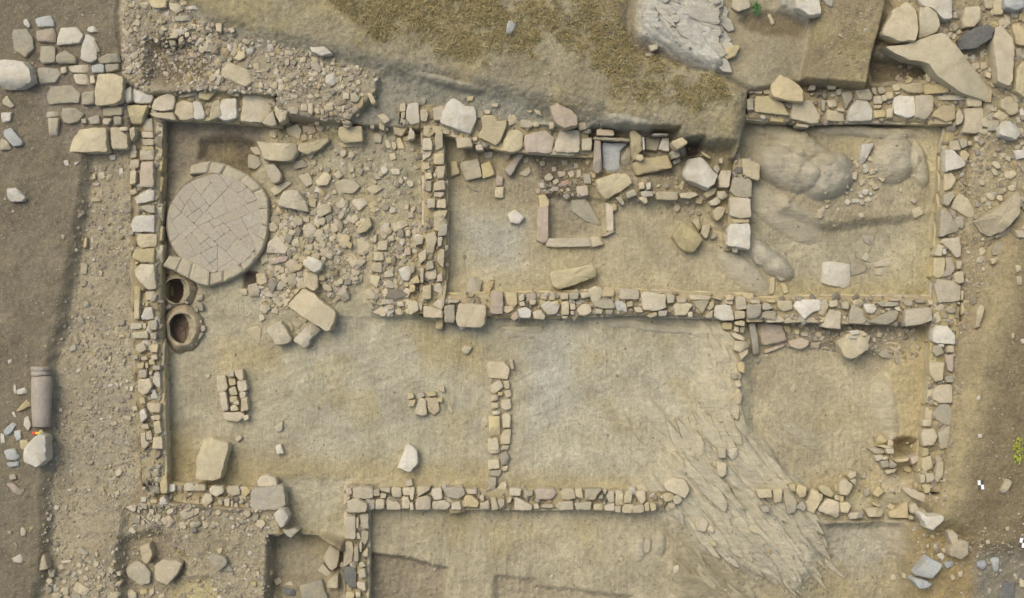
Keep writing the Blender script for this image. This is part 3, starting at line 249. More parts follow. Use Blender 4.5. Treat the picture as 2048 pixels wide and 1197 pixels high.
def empty(name, loc):
    o = bpy.data.objects.new(name, None); COL.objects.link(o); o.location = loc; o.empty_display_size = .2
    return o

def mesh_np(name, co, faces, smooth=True, col=None):
    """co (n,3), faces (m,3|4) int arrays"""
    me = bpy.data.meshes.new(name)
    k = faces.shape[1]; m = len(faces)
    me.vertices.add(len(co)); me.vertices.foreach_set('co', np.ascontiguousarray(co, np.float32).ravel())
    me.loops.add(m * k); me.loops.foreach_set('vertex_index', np.ascontiguousarray(faces, np.int32).ravel())
    me.polygons.add(m); me.polygons.foreach_set('loop_start', np.arange(0, m * k, k, dtype=np.int32))
    me.polygons.foreach_set('loop_total', np.full(m, k, np.int32))
    me.polygons.foreach_set('use_smooth', np.full(m, smooth, bool))
    if col is not None:
        a = me.color_attributes.new('Col', 'FLOAT_COLOR', 'POINT')
        c4 = np.ones((len(co), 4), np.float32); c4[:, :3] = col
        a.data.foreach_set('color', c4.ravel())
    me.update(calc_edges=True)
    return me

# ------------------------------------------------------------------ materials
def nodes_of(name):
    m = bpy.data.materials.new(name); m.use_nodes = True
    nt = m.node_tree; return m, nt, nt.nodes, nt.links, nt.nodes['Principled BSDF']

def mathn(N, L, op, a, b=None, c=None):
    n = N.new('ShaderNodeMath'); n.operation = op
    for i, v in enumerate((a, b, c)):
        if v is None: continue
        if isinstance(v, (int, float)): n.inputs[i].default_value = v
        else: L.new(v, n.inputs[i])
    return n.outputs[0]

def noise(N, L, vec, scale, detail=4, rough=.6):
    n = N.new('ShaderNodeTexNoise'); n.inputs['Scale'].default_value = scale
    n.inputs['Detail'].default_value = detail; n.inputs['Roughness'].default_value = rough
    if vec is not None: L.new(vec, n.inputs['Vector'])
    return n.outputs['Fac']

def rng_map(N, L, v, a, b, c, d):
    n = N.new('ShaderNodeMapRange'); L.new(v, n.inputs[0])
    for i, x in enumerate((a, b, c, d)): n.inputs[i + 1].default_value = x
    return n.outputs[0]

def mulcol(N, L, col, fac):
    n = N.new('ShaderNodeVectorMath'); n.operation = 'SCALE'
    L.new(col, n.inputs[0]); L.new(fac, n.inputs['Scale']); return n.outputs[0]

def mixcol(N, L, f, a, b):
    n = N.new('ShaderNodeMix'); n.data_type = 'RGBA'
    if isinstance(f, (int, float)): n.inputs[0].default_value = f
    else: L.new(f, n.inputs[0])
    for i, v in ((6, a), (7, b)):
        if isinstance(v, tuple): n.inputs[i].default_value = (*v, 1)
        else: L.new(v, n.inputs[i])
    return n.outputs[2]

def ground_mat(name, grit=.5, streak=0.0, coarse=1.0, bump=.5):
    m, nt, N, L, B = nodes_of(name)
    g = N.new('ShaderNodeNewGeometry').outputs['Position']
    at = N.new('ShaderNodeVertexColor'); at.layer_name = 'Col'
    c = at.outputs[0]
    n1 = noise(N, L, g, 1.7, 6, .65); n2 = noise(N, L, g, 11, 5, .7); n3 = noise(N, L, g, 42, 3, .7)
    f = mathn(N, L, 'MULTIPLY', rng_map(N, L, n1, .3, .7, 1 - .15 * coarse, 1 + .15 * coarse), rng_map(N, L, n2, .25, .75, 1 - .2 * coarse, 1 + .2 * coarse))
    f = mathn(N, L, 'MULTIPLY', f, rng_map(N, L, n3, .25, .75, 1 - .2 * coarse, 1 + .2 * coarse))
    c = mulcol(N, L, c, f)
    # warm / cool drift
    n4 = noise(N, L, g, 3.1, 4, .6)
    c = mixcol(N, L, rng_map(N, L, n4, .45, .75, 0, .30), c, mixcol(N, L, .45, c, lin(176, 162, 112)))
    # grit: small pale and dark specks of broken stone in the soil
    v = N.new('ShaderNodeTexVoronoi'); v.inputs['Scale'].default_value = 26; L.new(g, v.inputs['Vector'])
    v.inputs['Randomness'].default_value = 1
    sep = N.new('ShaderNodeSeparateColor'); L.new(v.outputs['Color'], sep.inputs[0])
    sp = mathn(N, L, 'MULTIPLY', mathn(N, L, 'LESS_THAN', v.outputs['Distance'], .36), mathn(N, L, 'GREATER_THAN', sep.outputs[0], .80))
    c = mixcol(N, L, mathn(N, L, 'MULTIPLY', sp, grit), c, lin(190, 176, 152))
    sp2 = mathn(N, L, 'MULTIPLY', mathn(N, L, 'LESS_THAN', v.outputs['Distance'], .4), mathn(N, L, 'LESS_THAN', sep.outputs[0], .10))
    c = mixcol(N, L, mathn(N, L, 'MULTIPLY', sp2, grit * .6), c, lin(88, 78, 64))
    h = mathn(N, L, 'ADD', n3, mathn(N, L, 'MULTIPLY', n2, 2.0))
    if streak:
        mp = N.new('ShaderNodeMapping'); mp.inputs['Rotation'].default_value = (0, 0, R(12)); mp.inputs['Scale'].default_value = (22, 1.6, 1)
        L.new(g, mp.inputs[0]); s = noise(N, L, mp.outputs[0], 1.0, 4, .6)
        mp2 = N.new('ShaderNodeMapping'); mp2.inputs['Rotation'].default_value = (0, 0, R(-38)); mp2.inputs['Scale'].default_value = (18, 2.2, 1)
        L.new(g, mp2.inputs[0]); s2 = noise(N, L, mp2.outputs[0], 1.0, 4, .6)
        c = mulcol(N, L, c, rng_map(N, L, s, .3, .7, 1 - streak, 1 + streak))
        c = mulcol(N, L, c, rng_map(N, L, s2, .3, .7, 1 - streak * .8, 1 + streak * .8))
        h = mathn(N, L, 'ADD', h, mathn(N, L, 'ADD', s, s2))
    h = mathn(N, L, 'ADD', h, mathn(N, L, 'MULTIPLY', sp, .5))
    L.new(c, B.inputs['Base Color']); B.inputs['Roughness'].default_value = .95
    B.inputs['Specular IOR Level'].default_value = .15
    b = N.new('ShaderNodeBump'); b.inputs['Strength'].default_value = bump; b.inputs['Distance'].default_value = .02
    L.new(h, b.inputs['Height']); L.new(b.outputs[0], B.inputs['Normal'])
    return m

def rock_mat(name, ang):
    m, nt, N, L, B = nodes_of(name)
    g = N.new('ShaderNodeNewGeometry').outputs['Position']
    at = N.new('ShaderNodeVertexColor'); at.layer_name = 'Col'; c = at.outputs[0]
    mp = N.new('ShaderNodeMapping'); mp.inputs['Rotation'].default_value = (0, 0, R(ang)); mp.inputs['Scale'].default_value = (2.0, 11, 6)
    L.new(g, mp.inputs[0]); s = noise(N, L, mp.outputs[0], 1.0, 6, .65)
    n2 = noise(N, L, g, 7, 6, .65); n3 = noise(N, L, g, 40, 4, .7)
    c = mulcol(N, L, c, rng_map(N, L, s, .3, .7, .88, 1.1))
    c = mulcol(N, L, c, rng_map(N, L, n2, .25, .75, .85, 1.15))
    c = mulcol(N, L, c, rng_map(N, L, n3, .25, .75, .86, 1.14))
    L.new(c, B.inputs['Base Color']); B.inputs['Roughness'].default_value = .9; B.inputs['Specular IOR Level'].default_value = .2
    h = mathn(N, L, 'ADD', mathn(N, L, 'MULTIPLY', s, 2.0), n3)
    b = N.new('ShaderNodeBump'); b.inputs['Strength'].default_value = .8; b.inputs['Distance'].default_value = .03
    L.new(h, b.inputs['Height']); L.new(b.outputs[0], B.inputs['Normal'])
    return m

def stone_mat(name, rgb, dirt=.55, vary=.13, soil=(170, 156, 126)):
    m, nt, N, L, B = nodes_of(name)
    tc = N.new('ShaderNodeTexCoord').outputs['Object']
    oi = N.new('ShaderNodeObjectInfo'); rnd = oi.outputs['Random']
    sc = N.new('ShaderNodeVectorMath'); sc.operation = 'ADD'; L.new(tc, sc.inputs[0])
    cb = N.new('ShaderNodeCombineXYZ'); r9 = mathn(N, L, 'MULTIPLY', rnd, 97.0); L.new(r9, cb.inputs[0]); L.new(r9, cb.inputs[1]); L.new(r9, cb.inputs[2])
    L.new(cb.outputs[0], sc.inputs[1]); vec = sc.outputs[0]
    n1 = noise(N, L, vec, 4.0, 5, .6); n2 = noise(N, L, vec, 16, 5, .7); n3 = noise(N, L, vec, 55, 3, .7)
    base = N.new('ShaderNodeHueSaturation'); base.inputs['Color'].default_value = (*lin(*rgb), 1)
    L.new(rng_map(N, L, rnd, 0, 1, 1 - vary, 1 + vary), base.inputs['Value'])
    r2 = mathn(N, L, 'FRACT', mathn(N, L, 'MULTIPLY', rnd, 17.3))
    L.new(rng_map(N, L, r2, 0, 1, 1 - vary, 1 + vary), base.inputs['Saturation'])
    r3 = mathn(N, L, 'FRACT', mathn(N, L, 'MULTIPLY', rnd, 41.7))
    L.new(rng_map(N, L, r3, 0, 1, .494, .506), base.inputs['Hue'])
    c = base.outputs[0]
    c = mulcol(N, L, c, rng_map(N, L, n2, .25, .75, .82, 1.16))
    c = mulcol(N, L, c, rng_map(N, L, n3, .25, .75, .88, 1.12))
    c = mixcol(N, L, rng_map(N, L, n1, .46, .66, 0, dirt), c, lin(*soil))
    n5 = noise(N, L, vec, 5.5, 5, .7)
    c = mixcol(N, L, rng_map(N, L, n5, .58, .75, 0, .18), c, lin(128, 116, 95))
    L.new(c, B.inputs['Base Color']); B.inputs['Roughness'].default_value = .9; B.inputs['Specular IOR Level'].default_value = .2
    b = N.new('ShaderNodeBump'); b.inputs['Strength'].default_value = .6; b.inputs['Distance'].default_value = .02
    L.new(mathn(N, L, 'ADD', n3, mathn(N, L, 'MULTIPLY', n2, 2.0)), b.inputs['Height']); L.new(b.outputs[0], B.inputs['Normal'])
    return m

def plain_mat(name, rgb, rough=.7, var=.08, attr=False):
    m, nt, N, L, B = nodes_of(name)
    g = N.new('ShaderNodeTexCoord').outputs['Object']
    n = noise(N, L, g, 14, 4, .6)
    if attr:
        at = N.new('ShaderNodeVertexColor'); at.layer_name = 'Col'; c = at.outputs[0]
    else:
        q = N.new('ShaderNodeRGB'); q.outputs[0].default_value = (*lin(*rgb), 1); c = q.outputs[0]
    L.new(mulcol(N, L, c, rng_map(N, L, n, .25, .75, 1 - var, 1 + var)), B.inputs['Base Color'])
    B.inputs['Roughness'].default_value = rough; B.inputs['Specular IOR Level'].default_value = .25
    return m

M = {
    'ground': ground_mat('soil', .34, 0, 1.35, .8),
    'turf': ground_mat('turf_soil', .35, 0, 1.5, .8),
    'floor': ground_mat('beaten_earth', .34, .05, 1.15, .85),
    'rock': rock_mat('bedrock', -48),
    't': stone_mat('limestone', (189, 177, 151)), 'y': stone_mat('ochre_stone', (189, 174, 138)),
    'w': stone_mat('pale_stone', (203, 196, 180), .45), 'b': stone_mat('blue_grey_stone', (170, 171, 167), .25),
    'g': stone_mat('grey_stone', (166, 158, 139)), 'd': stone_mat('dark_grey_stone', (112, 110, 106), .12),
    'p': stone_mat('pinkish_stone', (182, 166, 148)), 'r': stone_mat('red_stone', (176, 146, 122)),
    'tile': stone_mat('fired_tile', (173, 163, 145), .4, .05, (176, 163, 136)), 'bed': stone_mat('tile_bedding', (138, 124, 104), .3, .03),
    'mud': stone_mat('clay_rim', (180, 170, 147), .5, .015), 'clay': stone_mat('fired_clay', (168, 152, 126), .4, .06),
    'claydark': stone_mat('pot_interior', (134, 114, 98), .3, .05),
    'earth': stone_mat('wall_earth', (168, 153, 119), .5, .05, (150, 135, 106)),
    'column': stone_mat('column_stone', (168, 157, 143), .3, .03, (150, 136, 116)),
    'pebble': plain_mat('pebbles', (170, 155, 130), .9, .1, True),
    'blade': plain_mat('dry_grass', (150, 130, 80), .9, .1, True),
    'red': plain_mat('red_plastic', (225, 75, 60), .4), 'yellow': plain_mat('yellow_plastic', (225, 195, 70), .4),
    'white': plain_mat('white_paint', (235, 235, 235), .6), 'black': plain_mat('black_paint', (88, 78, 64), .7),
    'leaf': plain_mat('leaf_green', (165, 172, 66), .8, .2), 'leafd': plain_mat('leaf_dark', (82, 122, 70), .8, .25),
}

# walls: label, top z, centre line (x, y, half width), sides that show a lower course
WALLS = {
    'WA': ('long rubble wall on the west side beside the round tiled floor', .5, [(290, 236, 30), (288, 400, 30), (290, 600, 30), (296, 800, 28), (305, 968, 24)], 'L'),
    'NW': ('wall of big pale blocks above the dark pit at upper left', .55, [(300, 212, 22), (420, 208, 30), (548, 218, 30)], 'R'),
    'NM': ('north wall of big tan blocks under the grassy bank', .5, [(806, 228, 22), (900, 240, 28), (1000, 268, 30), (1100, 278, 28), (1176, 282, 28)], 'R'),
    'NE': ('north wall of the upper right room with a tan block on top', .6, [(1500, 208, 28), (1620, 212, 32), (1760, 208, 34), (1960, 215, 32)], 'R'),
    'PA': ('narrow rubble partition between the rubble room and the kerbed cist room', .45, [(862, 255, 20), (870, 400, 24), (868, 520, 26), (858, 628, 26)], 'LR'),
    'MA': ('rubble wall across the middle below the long dressed block', .4, [(850, 612, 22), (960, 610, 24), (1100, 610, 26), (1250, 604, 26), (1380, 610, 26), (1488, 612, 24)], 'LR'),
    'MB': ('rubble wall with a big tan block between the two right hand rooms', .46, [(1494, 620, 22), (1620, 618, 26), (1760, 620, 28), (1920, 620, 28)], 'LR'),
    'PB': ('row of four squared blocks dividing the two upper right rooms', .42, [(1490, 318, 16), (1478, 400, 18), (1474, 495, 18)], 'LR'),
    'EA': ('long rubble wall on the east side beside the brown bank', .57, [(1935, 200, 26), (1912, 300, 24), (1910, 420, 26), (1898, 520, 26), (1896, 640, 26), (1888, 760, 24), (1880, 850, 24), (1862, 985, 20)], 'R'),
    'PC': ('low wall of two stone rows dividing the central floor', .12, [(995, 725, 18), (998, 820, 18), (997, 985, 18)], None),
    'SA': ('low south wall of fitted stones running to the diagonal bedrock', .22, [(692, 998, 20), (900, 999, 22), (1100, 1000, 22), (1330, 1004, 20)], 'R'),
    'SB': ('short wall stub running south to the bottom edge', .22, [(712, 975, 24), (713, 1100, 24), (712, 1215, 22)], 'LR'),
    'SC': ('south west wall ending in a big squared doorway block', .32, [(300, 905, 16), (303, 960, 18), (330, 985, 20), (430, 995, 22), (560, 998, 22)], 'R'),
    'SD': ('tumbled wall stones along the south of the lower right room', .24, [(1515, 990, 14), (1620, 1010, 22), (1740, 1020, 22), (1860, 1015, 20)], None),
    'PD': ('crumbling partition stub merging with the bedrock spur', .16, [(1470, 640, 18), (1480, 700, 16), (1476, 800, 14), (1462, 900, 14), (1450, 955, 10)], None),
    'KW': ('low curved kerb of small stones against the narrow partition', .1, [(815, 440, 10), (780, 480, 26), (775, 560, 34), (780, 622, 30), (840, 625, 16)], None),
}
# ------------------------------------------------------------------ terrain
GS = 0.025
X0, X1, Y0, Y1 = -13.2, 13.2, -8.6, 8.6
nx = int(round((X1 - X0) / GS)) + 1; ny = int(round((Y1 - Y0) / GS)) + 1
gx = np.linspace(X0, X1, nx); gy = np.linspace(Y0, Y1, ny)
GX, GY = np.meshgrid(gx, gy)

def vnoise(x, y, seed):
    r = np.random.default_rng(seed).random((256, 256)).astype(np.float64)
    xi = np.floor(x).astype(int); yi = np.floor(y).astype(int)
    fx = x - xi; fy = y - yi
    fx = fx * fx * (3 - 2 * fx); fy = fy * fy * (3 - 2 * fy)
    a = r[yi & 255, xi & 255]; b = r[yi & 255, (xi + 1) & 255]
    c = r[(yi + 1) & 255, xi & 255]; d = r[(yi + 1) & 255, (xi + 1) & 255]
    return (a + (b - a) * fx) * (1 - fy) + (c + (d - c) * fx) * fy - .5

def fbm(x, y, seed, octv=4, gain=.5):
    s = 0; a = 1; t = 0
    for i in range(octv):
        q = .55 + 1.1 * i; c_, s_ = math.cos(q) * 2 ** i, math.sin(q) * 2 ** i
        s = s + a * vnoise(x * c_ - y * s_ + 13.1 * i, x * s_ + y * c_ + 7.7 * i, seed + i); t += a; a *= gain
    return s / t

H = np.full((ny, nx), .42); C = np.empty((ny, nx, 3)); C[:] = lin(146, 130, 103)
RO = np.full((ny, nx), .014); CLS = np.zeros((ny, nx), np.int8); RK = np.zeros((ny, nx))
WXN = fbm(GX * 2.2, GY * 2.2, 101, 4) * .16; WYN = fbm(GX * 2.2, GY * 2.2, 131, 4) * .16

def sdf(poly, z, margin, warp=1.0):
    pts = np.array([P(a, b, z) for a, b in poly])
    mx0, my0 = pts.min(0) - margin; mx1, my1 = pts.max(0) + margin
    i0 = max(0, int((mx0 - X0) / GS)); i1 = min(nx, int((mx1 - X0) / GS) + 2)
    j0 = max(0, int((my0 - Y0) / GS)); j1 = min(ny, int((my1 - Y0) / GS) + 2)
    if i1 <= i0 or j1 <= j0: return None
    sl = (slice(j0, j1), slice(i0, i1))
    x = GX[sl] + WXN[sl] * warp; y = GY[sl] + WYN[sl] * warp
    d2 = np.full(x.shape, 1e9); ins = np.zeros(x.shape, bool); n = len(pts)
    for k in range(n):
        ax, ay = pts[k]; bx, by = pts[(k + 1) % n]
        ex, ey = bx - ax, by - ay; L2 = ex * ex + ey * ey + 1e-12
        t = np.clip(((x - ax) * ex + (y - ay) * ey) / L2, 0, 1)
        d2 = np.minimum(d2, (x - ax - t * ex) ** 2 + (y - ay - t * ey) ** 2)
        cnd = (ay > y) != (by > y)
        ins ^= cnd & (x < ex * (y - ay) / (ey if abs(ey) > 1e-9 else 1e-9) + ax)
    return sl, np.where(ins, 1, -1) * np.sqrt(d2)

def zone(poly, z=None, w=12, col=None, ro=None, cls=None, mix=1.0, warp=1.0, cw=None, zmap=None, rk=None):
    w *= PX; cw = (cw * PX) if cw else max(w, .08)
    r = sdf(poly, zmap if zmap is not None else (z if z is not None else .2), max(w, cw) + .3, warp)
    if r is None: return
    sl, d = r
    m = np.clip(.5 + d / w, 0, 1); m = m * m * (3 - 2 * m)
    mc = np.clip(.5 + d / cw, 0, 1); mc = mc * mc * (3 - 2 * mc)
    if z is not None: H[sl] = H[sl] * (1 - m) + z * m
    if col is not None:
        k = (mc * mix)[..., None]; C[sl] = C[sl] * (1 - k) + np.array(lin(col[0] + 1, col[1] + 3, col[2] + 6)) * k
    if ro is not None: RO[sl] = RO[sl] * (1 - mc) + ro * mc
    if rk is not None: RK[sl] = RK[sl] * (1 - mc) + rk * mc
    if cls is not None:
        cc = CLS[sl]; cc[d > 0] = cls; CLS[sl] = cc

def bump(px, py, rx, ry, ang, h, z=.1, col=None, rk=1.0, cls=2):
    cx, cy = P(px, py, z); a = R(-ang); rx *= PX; ry *= PX; m = max(rx, ry) * 1.3
    i0 = max(0, int((cx - m - X0) / GS)); i1 = min(nx, int((cx + m - X0) / GS)); j0 = max(0, int((cy - m - Y0) / GS)); j1 = min(ny, int((cy + m - Y0) / GS))
    sl = (slice(j0, j1), slice(i0, i1))
    x = GX[sl] + WXN[sl] * .5 - cx; y = GY[sl] + WYN[sl] * .5 - cy
    u = (x * math.cos(a) + y * math.sin(a)) / rx; v = (-x * math.sin(a) + y * math.cos(a)) / ry
    d = (np.abs(u) ** 2.4 + np.abs(v) ** 2.4) ** (1 / 2.4)
    s = (1 - np.clip(d, 0, 1) ** 2.6) * h * (1 + .5 * fbm(x * 3, y * 3, 171, 3))
    H[sl] = H[sl] + s
    k = np.clip((1.12 - d) * 2.6, 0, 1)
    if col is not None: C[sl] = C[sl] * (1 - k[..., None] * .8) + np.array(lin(*(.5 * c_ + .5 * d_ for c_, d_ in zip(col, (194, 184, 160))))) * k[..., None] * .8
    RK[sl] = RK[sl] * (1 - k) + rk * .06 * k
    cc = CLS[sl]; cc[d < 1] = cls; CLS[sl] = cc

FLOOR = (170, 159, 131); PALE = (178, 172, 152); YEL = (172, 156, 114); SOILW = (119, 107, 87); GRAV = (158, 144, 117)
SCARP = (144, 137, 118); TURF = (147, 135, 107); DARK = (104, 91, 76); ROCK = (166, 158, 140); EAST = (126, 110, 83); EYEL = (150, 134, 100)
B = 900   # how far the zones run past the picture
# west: upper ground, lower gravel strip, rubble ground at the south-west
zone([(-B, -B), (246, -B), (244, 0), (243, 168), (262, 232), (262, 300), (180, 312), (173, 380), (152, 520), (132, 640), (105, 735), (103, 870), (99, 960), (95, 1140), (76, 1200), (70, 1200 + B), (-B, 1200 + B)], .66, 26, SOILW, .014, 0)
zone([(64, 118), (232, 118), (262, 232), (258, 302), (135, 302), (95, 240), (64, 180)], .62, 18, (128, 115, 97), .016, 0)
zone([(180, 312), (262, 300), (275, 970), (250, 1020), (245, 1200), (240, 1200 + B), (76, 1200 + B), (76, 1200), (95, 1140), (99, 960), (103, 870), (105, 735), (132, 640), (152, 520), (173, 380)], .42, 30, GRAV, .02, 0)
zone([(100, 735), (260, 700), (270, 960), (100, 960)], None, 60, (158, 145, 120), .016, mix=.8)
zone([(248, 1015), (560, 1020), (556, 1060), (545, 1175), (560, 1200), (560, 1200 + B), (245, 1200 + B)], .3, 18, (157, 143, 115), .02, 0)
zone([(248, 1078), (330, 1060), (380, 1110), (360, 1185), (330, 1200), (330, 1200 + B), (248, 1200 + B)], .12, 26, (152, 138, 112), .016, 0)
zone([(345, 1160), (420, 1150), (440, 1200), (440, 1200 + B), (330, 1200 + B)], .18, 18, YEL, .01, 0)
# north: dug bank, scarp and turf
zone([(243, -B), (360, -B), (350, -10), (420, 45), (640, 110), (765, 150), (757, 190), (705, 245), (640, 246), (560, 225), (480, 190), (300, 186), (243, 172)], .66, 14, (156, 142, 117), .022, 0)
zone([(300, 92), (380, 80), (430, 130), (425, 165), (300, 170)], .46, 30, (118, 102, 80), .012, 0)
zone([(700, 245), (757, 190), (765, 150), (860, 165), (1230, 250), (1480, 300), (1460, 332), (1165, 300), (880, 255), (800, 255)], .42, 14, SCARP, .016, 0)
TB = [(335, -B), (350, -10), (420, 40), (560, 82), (640, 97), (760, 132), (860, 148), (1000, 183), (1100, 204), (1230, 234), (1330, 267), (1400, 287), (1478, 296), (1486, 250), (1492, 185), (1440, 150), (1265, 100), (1250, 60), (1255, 0), (1255, -B)]
zone([(a, b + 26) if b > 20 else (a, b) for a, b in TB], .6, 70, SCARP, .035, 0, warp=1.1)
zone(TB, .8, 46, (140, 131, 110), .022, 3, warp=.9)
zone([(a, b - 26) if b > 20 and a < 1480 else (a, b) for a, b in TB], None, 30, TURF, .02, 3, zmap=1.1)
zone([(1255, -B), (1655, -B), (1640, 0), (1606, 165), (1500, 182), (1440, 150), (1265, 100)], .76, 18, (150, 137, 110), .014, 0, warp=.5)
zone([(1260, 60), (1290, 75), (1440, 142), (1430, 150), (1265, 102)], .7, 14, (110, 95, 74), .012, 0)
zone([(1282, -B), (1445, -B), (1440, 60), (1452, 128), (1430, 140), (1330, 94), (1284, 68)], 1.0, 34, (190, 184, 168), .02, 2, rk=.6, warp=.6)
zone([(1488, 28), (1530, 22), (1590, 40), (1612, 55), (1600, 78), (1510, 70), (1480, 50)], .68, 16, (122, 106, 82), .012, 0)
zone([(1520, -B), (1660, -B), (1640, 0), (1618, 45), (1560, 15)], .95, 20, (170, 162, 144), .016, 2, rk=.4)
zone([(1650, -B), (1640, 0), (1608, 155), (1620, 161), (1736, 172), (1746, 120), (1776, 10), (1790, -B)], 1.0, 12, (140, 124, 94), .014, 3, warp=.35)
zone([(1790, -B), (2048 + B, -B), (2048 + B, 430), (2048, 440), (1990, 500), (1930, 500), (1955, 250), (1960, 200), (1780, 178), (1738, 172), (1746, 120), (1778, 10)], .53, 16, (158, 143, 112), .024, 0)
zone([(1738, 112), (1790, 125), (1860, 145), (1870, 160), (1738, 168)], .26, 18, (118, 102, 78), .012, 0)
# rooms
zone([(318, 240), (560, 242), (800, 262), (900, 275), (1165, 305), (1465, 322), (1490, 240), (1890, 235), (1886, 600), (1870, 660), (1862, 965), (1850, 1040), (1500, 1040), (1362, 1100), (1362, 1200 + B), (690, 1200 + B), (690, 985), (570, 990), (320, 965)], 0, 10, FLOOR, .01, 1, warp=.3)
zone([(316, 238), (560, 242), (700, 258), (800, 262), (855, 262), (880, 645), (318, 645)], 0, 8, FLOOR, .007, 1, warp=.3)
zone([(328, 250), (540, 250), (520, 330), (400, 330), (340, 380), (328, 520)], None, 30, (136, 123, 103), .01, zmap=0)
zone([(540, 255), (830, 266), (850, 300), (852, 600), (770, 640), (735, 560), (600, 560), (548, 500), (552, 400), (530, 340)], .16, 70, (166, 153, 124), .016, 1)
zone([(735, 460), (850, 440), (850, 630), (745, 625)], .2, 24, (165, 150, 118), .016, 1)
zone([(620, 270), (840, 280), (850, 420), (760, 400), (650, 330)], None, 60, (158, 148, 122), .012, mix=.7)
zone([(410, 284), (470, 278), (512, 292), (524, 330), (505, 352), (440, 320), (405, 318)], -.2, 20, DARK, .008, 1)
zone([(488, 540), (515, 545), (510, 575), (490, 575)], -.15, 10, (100, 84, 72), .008, 1)
zone([(893, 268), (1000, 290), (1165, 305), (1300, 330), (1460, 320), (1472, 584), (893, 584)], 0, 8, (172, 158, 126), .007, 1, warp=.3)
zone([(900, 300), (1080, 305), (1075, 420), (900, 380)], None, 60, (152, 138, 110), .01, mix=.8, zmap=0)
zone([(920, 430), (1060, 440), (1030, 540), (940, 520)], None, 70, PALE, .006, mix=.8, zmap=0)
zone([(1065, 315), (1195, 300), (1200, 345), (1180, 395), (1090, 395)], .05, 16, (112, 99, 81), .016, 1)
zone([(1096, 395), (1208, 398), (1207, 475), (1098, 475)], -.1, 12, (154, 141, 116), .014, 1)
zone([(1230, 300), (1400, 325), (1430, 400), (1330, 402), (1235, 402)], .16, 16, (150, 136, 108), .012, 1)
zone([(1400, 300), (1465, 290), (1470, 480), (1420, 420)], .2, 24, (158, 142, 108), .014, 1)
zone([(1183, 262), (1350, 262), (1350, 352), (1183, 352)], .08, 12, (140, 127, 104), .01, 1)
zone([(1368, 290), (1396, 286), (1404, 300), (1393, 314), (1372, 318)], -.02, 18, (112, 98, 82), .01, 1)
zone([(1260, 410), (1400, 405), (1400, 500), (1250, 540)], None, 70, (160, 146, 116), mix=.6, zmap=0)
zone([(1490, 238), (1890, 235), (1886, 600), (1480, 598)], .02, 10, (164, 152, 124), .008, 1, warp=.3)
zone([(1600, 250), (1885, 250), (1885, 430), (1790, 440), (1650, 455), (1560, 420)], .2, 24, (166, 152, 122), .01, 1, warp=.6)
zone([(1820, 250), (1890, 240), (1890, 600), (1780, 602), (1800, 500), (1840, 430)], .16, 60, (178, 164, 128), .01, 1, cw=90)
zone([(1500, 560), (1860, 560), (1860, 600), (1500, 600)], None, 40, YEL, mix=.7)
zone([(318, 635), (1475, 638), (1462, 975), (1330, 985), (690, 982), (690, 985), (570, 990), (320, 965)], -.02, 8, (172, 160, 132), .006, 1, warp=.3)
zone([(570, 640), (960, 650), (900, 960), (600, 960)], None, 140, (177, 168, 142), .006, mix=.8, zmap=0)
zone([(1040, 650), (1440, 650), (1420, 820), (1300, 960), (1040, 960)], None, 60, (174, 164, 138), .009, mix=.8, zmap=0)
zone([(1060, 660), (1140, 650), (1150, 800), (1060, 860)], None, 60, PALE, .007, mix=.8, zmap=0)
for pl in ([(330, 900), (960, 930), (960, 980), (330, 965)], [(430, 680), (560, 690), (560, 740), (430, 740)], [(850, 660), (980, 690), (960, 740), (850, 740)], [(1020, 950), (1290, 955), (1290, 985), (1020, 985)], [(330, 860), (390, 860), (390, 960), (330, 960)]):
    zone(pl, None, 60, (168, 150, 108), mix=.75, zmap=0)
zone([(568, 955), (702, 955), (692, 1080), (640, 1070), (572, 1050)], -.06, 20, FLOOR, .008, 1)
zone([(1490, 655), (1872, 655), (1862, 965), (1560, 965), (1500, 880)], -.08, 30, (171, 157, 126), .008, 1, warp=1)
zone([(1500, 655), (1840, 655), (1840, 700), (1780, 720), (1700, 690), (1500, 690)], .04, 24, (146, 133, 110), .014, 1)
zone([(1762, 760), (1790, 690), (1872, 670), (1862, 965), (1755, 965), (1768, 860)], .06, 50, (176, 158, 118), .01, 1, cw=80)
zone([(1780, 880), (1800, 872), (1826, 878), (1832, 896), (1815, 912), (1784, 908)], -.26, 22, (130, 114, 86), .03, 1, warp=1.8)
zone([(1788, 934), (1815, 926), (1842, 930), (1838, 950), (1800, 960), (1786, 950)], -.24, 22, (130, 114, 86), .03, 1, warp=1.8)
zone([(1620, 950), (1850, 930), (1850, 1000), (1600, 1000)], None, 40, (165, 148, 110), .014, mix=.8, zmap=0)
zone([(738, 1012), (1345, 1018), (1362, 1200), (1362, 1200 + B), (738, 1200 + B)], -.12, 8, (167, 154, 125), .009, 1, warp=.3)
zone([(740, 1103), (820, 1115), (895, 1132), (886, 1200), (880, 1200 + B), (738, 1200 + B)], -.3, 13, (146, 132, 108), .018, 1, warp=.7)
zone([(988, 1150), (1072, 1160), (1075, 1172), (1262, 1190), (1262, 1200 + B), (985, 1200 + B)], -.2, 14, (156, 142, 115), .014, 1, warp=.8)
zone([(1345, 1035), (1842, 1042), (1832, 1200), (1850, 1200 + B), (1362, 1200 + B)], -.1, 34, (166, 152, 122), .012, 1, warp=1.2)
zone([(1600, 1050), (1800, 1050), (1780, 1130), (1640, 1140)], None, 60, (166, 158, 138), mix=.7, zmap=0)
zone([(548, 1066), (590, 1060), (640, 1068), (692, 1100), (690, 1190), (690, 1200 + B), (560, 1200 + B), (543, 1172)], -.28, 14, (152, 140, 117), .01, 1, warp=.5)
zone([(560, 1165), (640, 1150), (690, 1150), (690, 1200 + B), (560, 1200 + B)], .02, 22, (150, 135, 108), .018, 0)
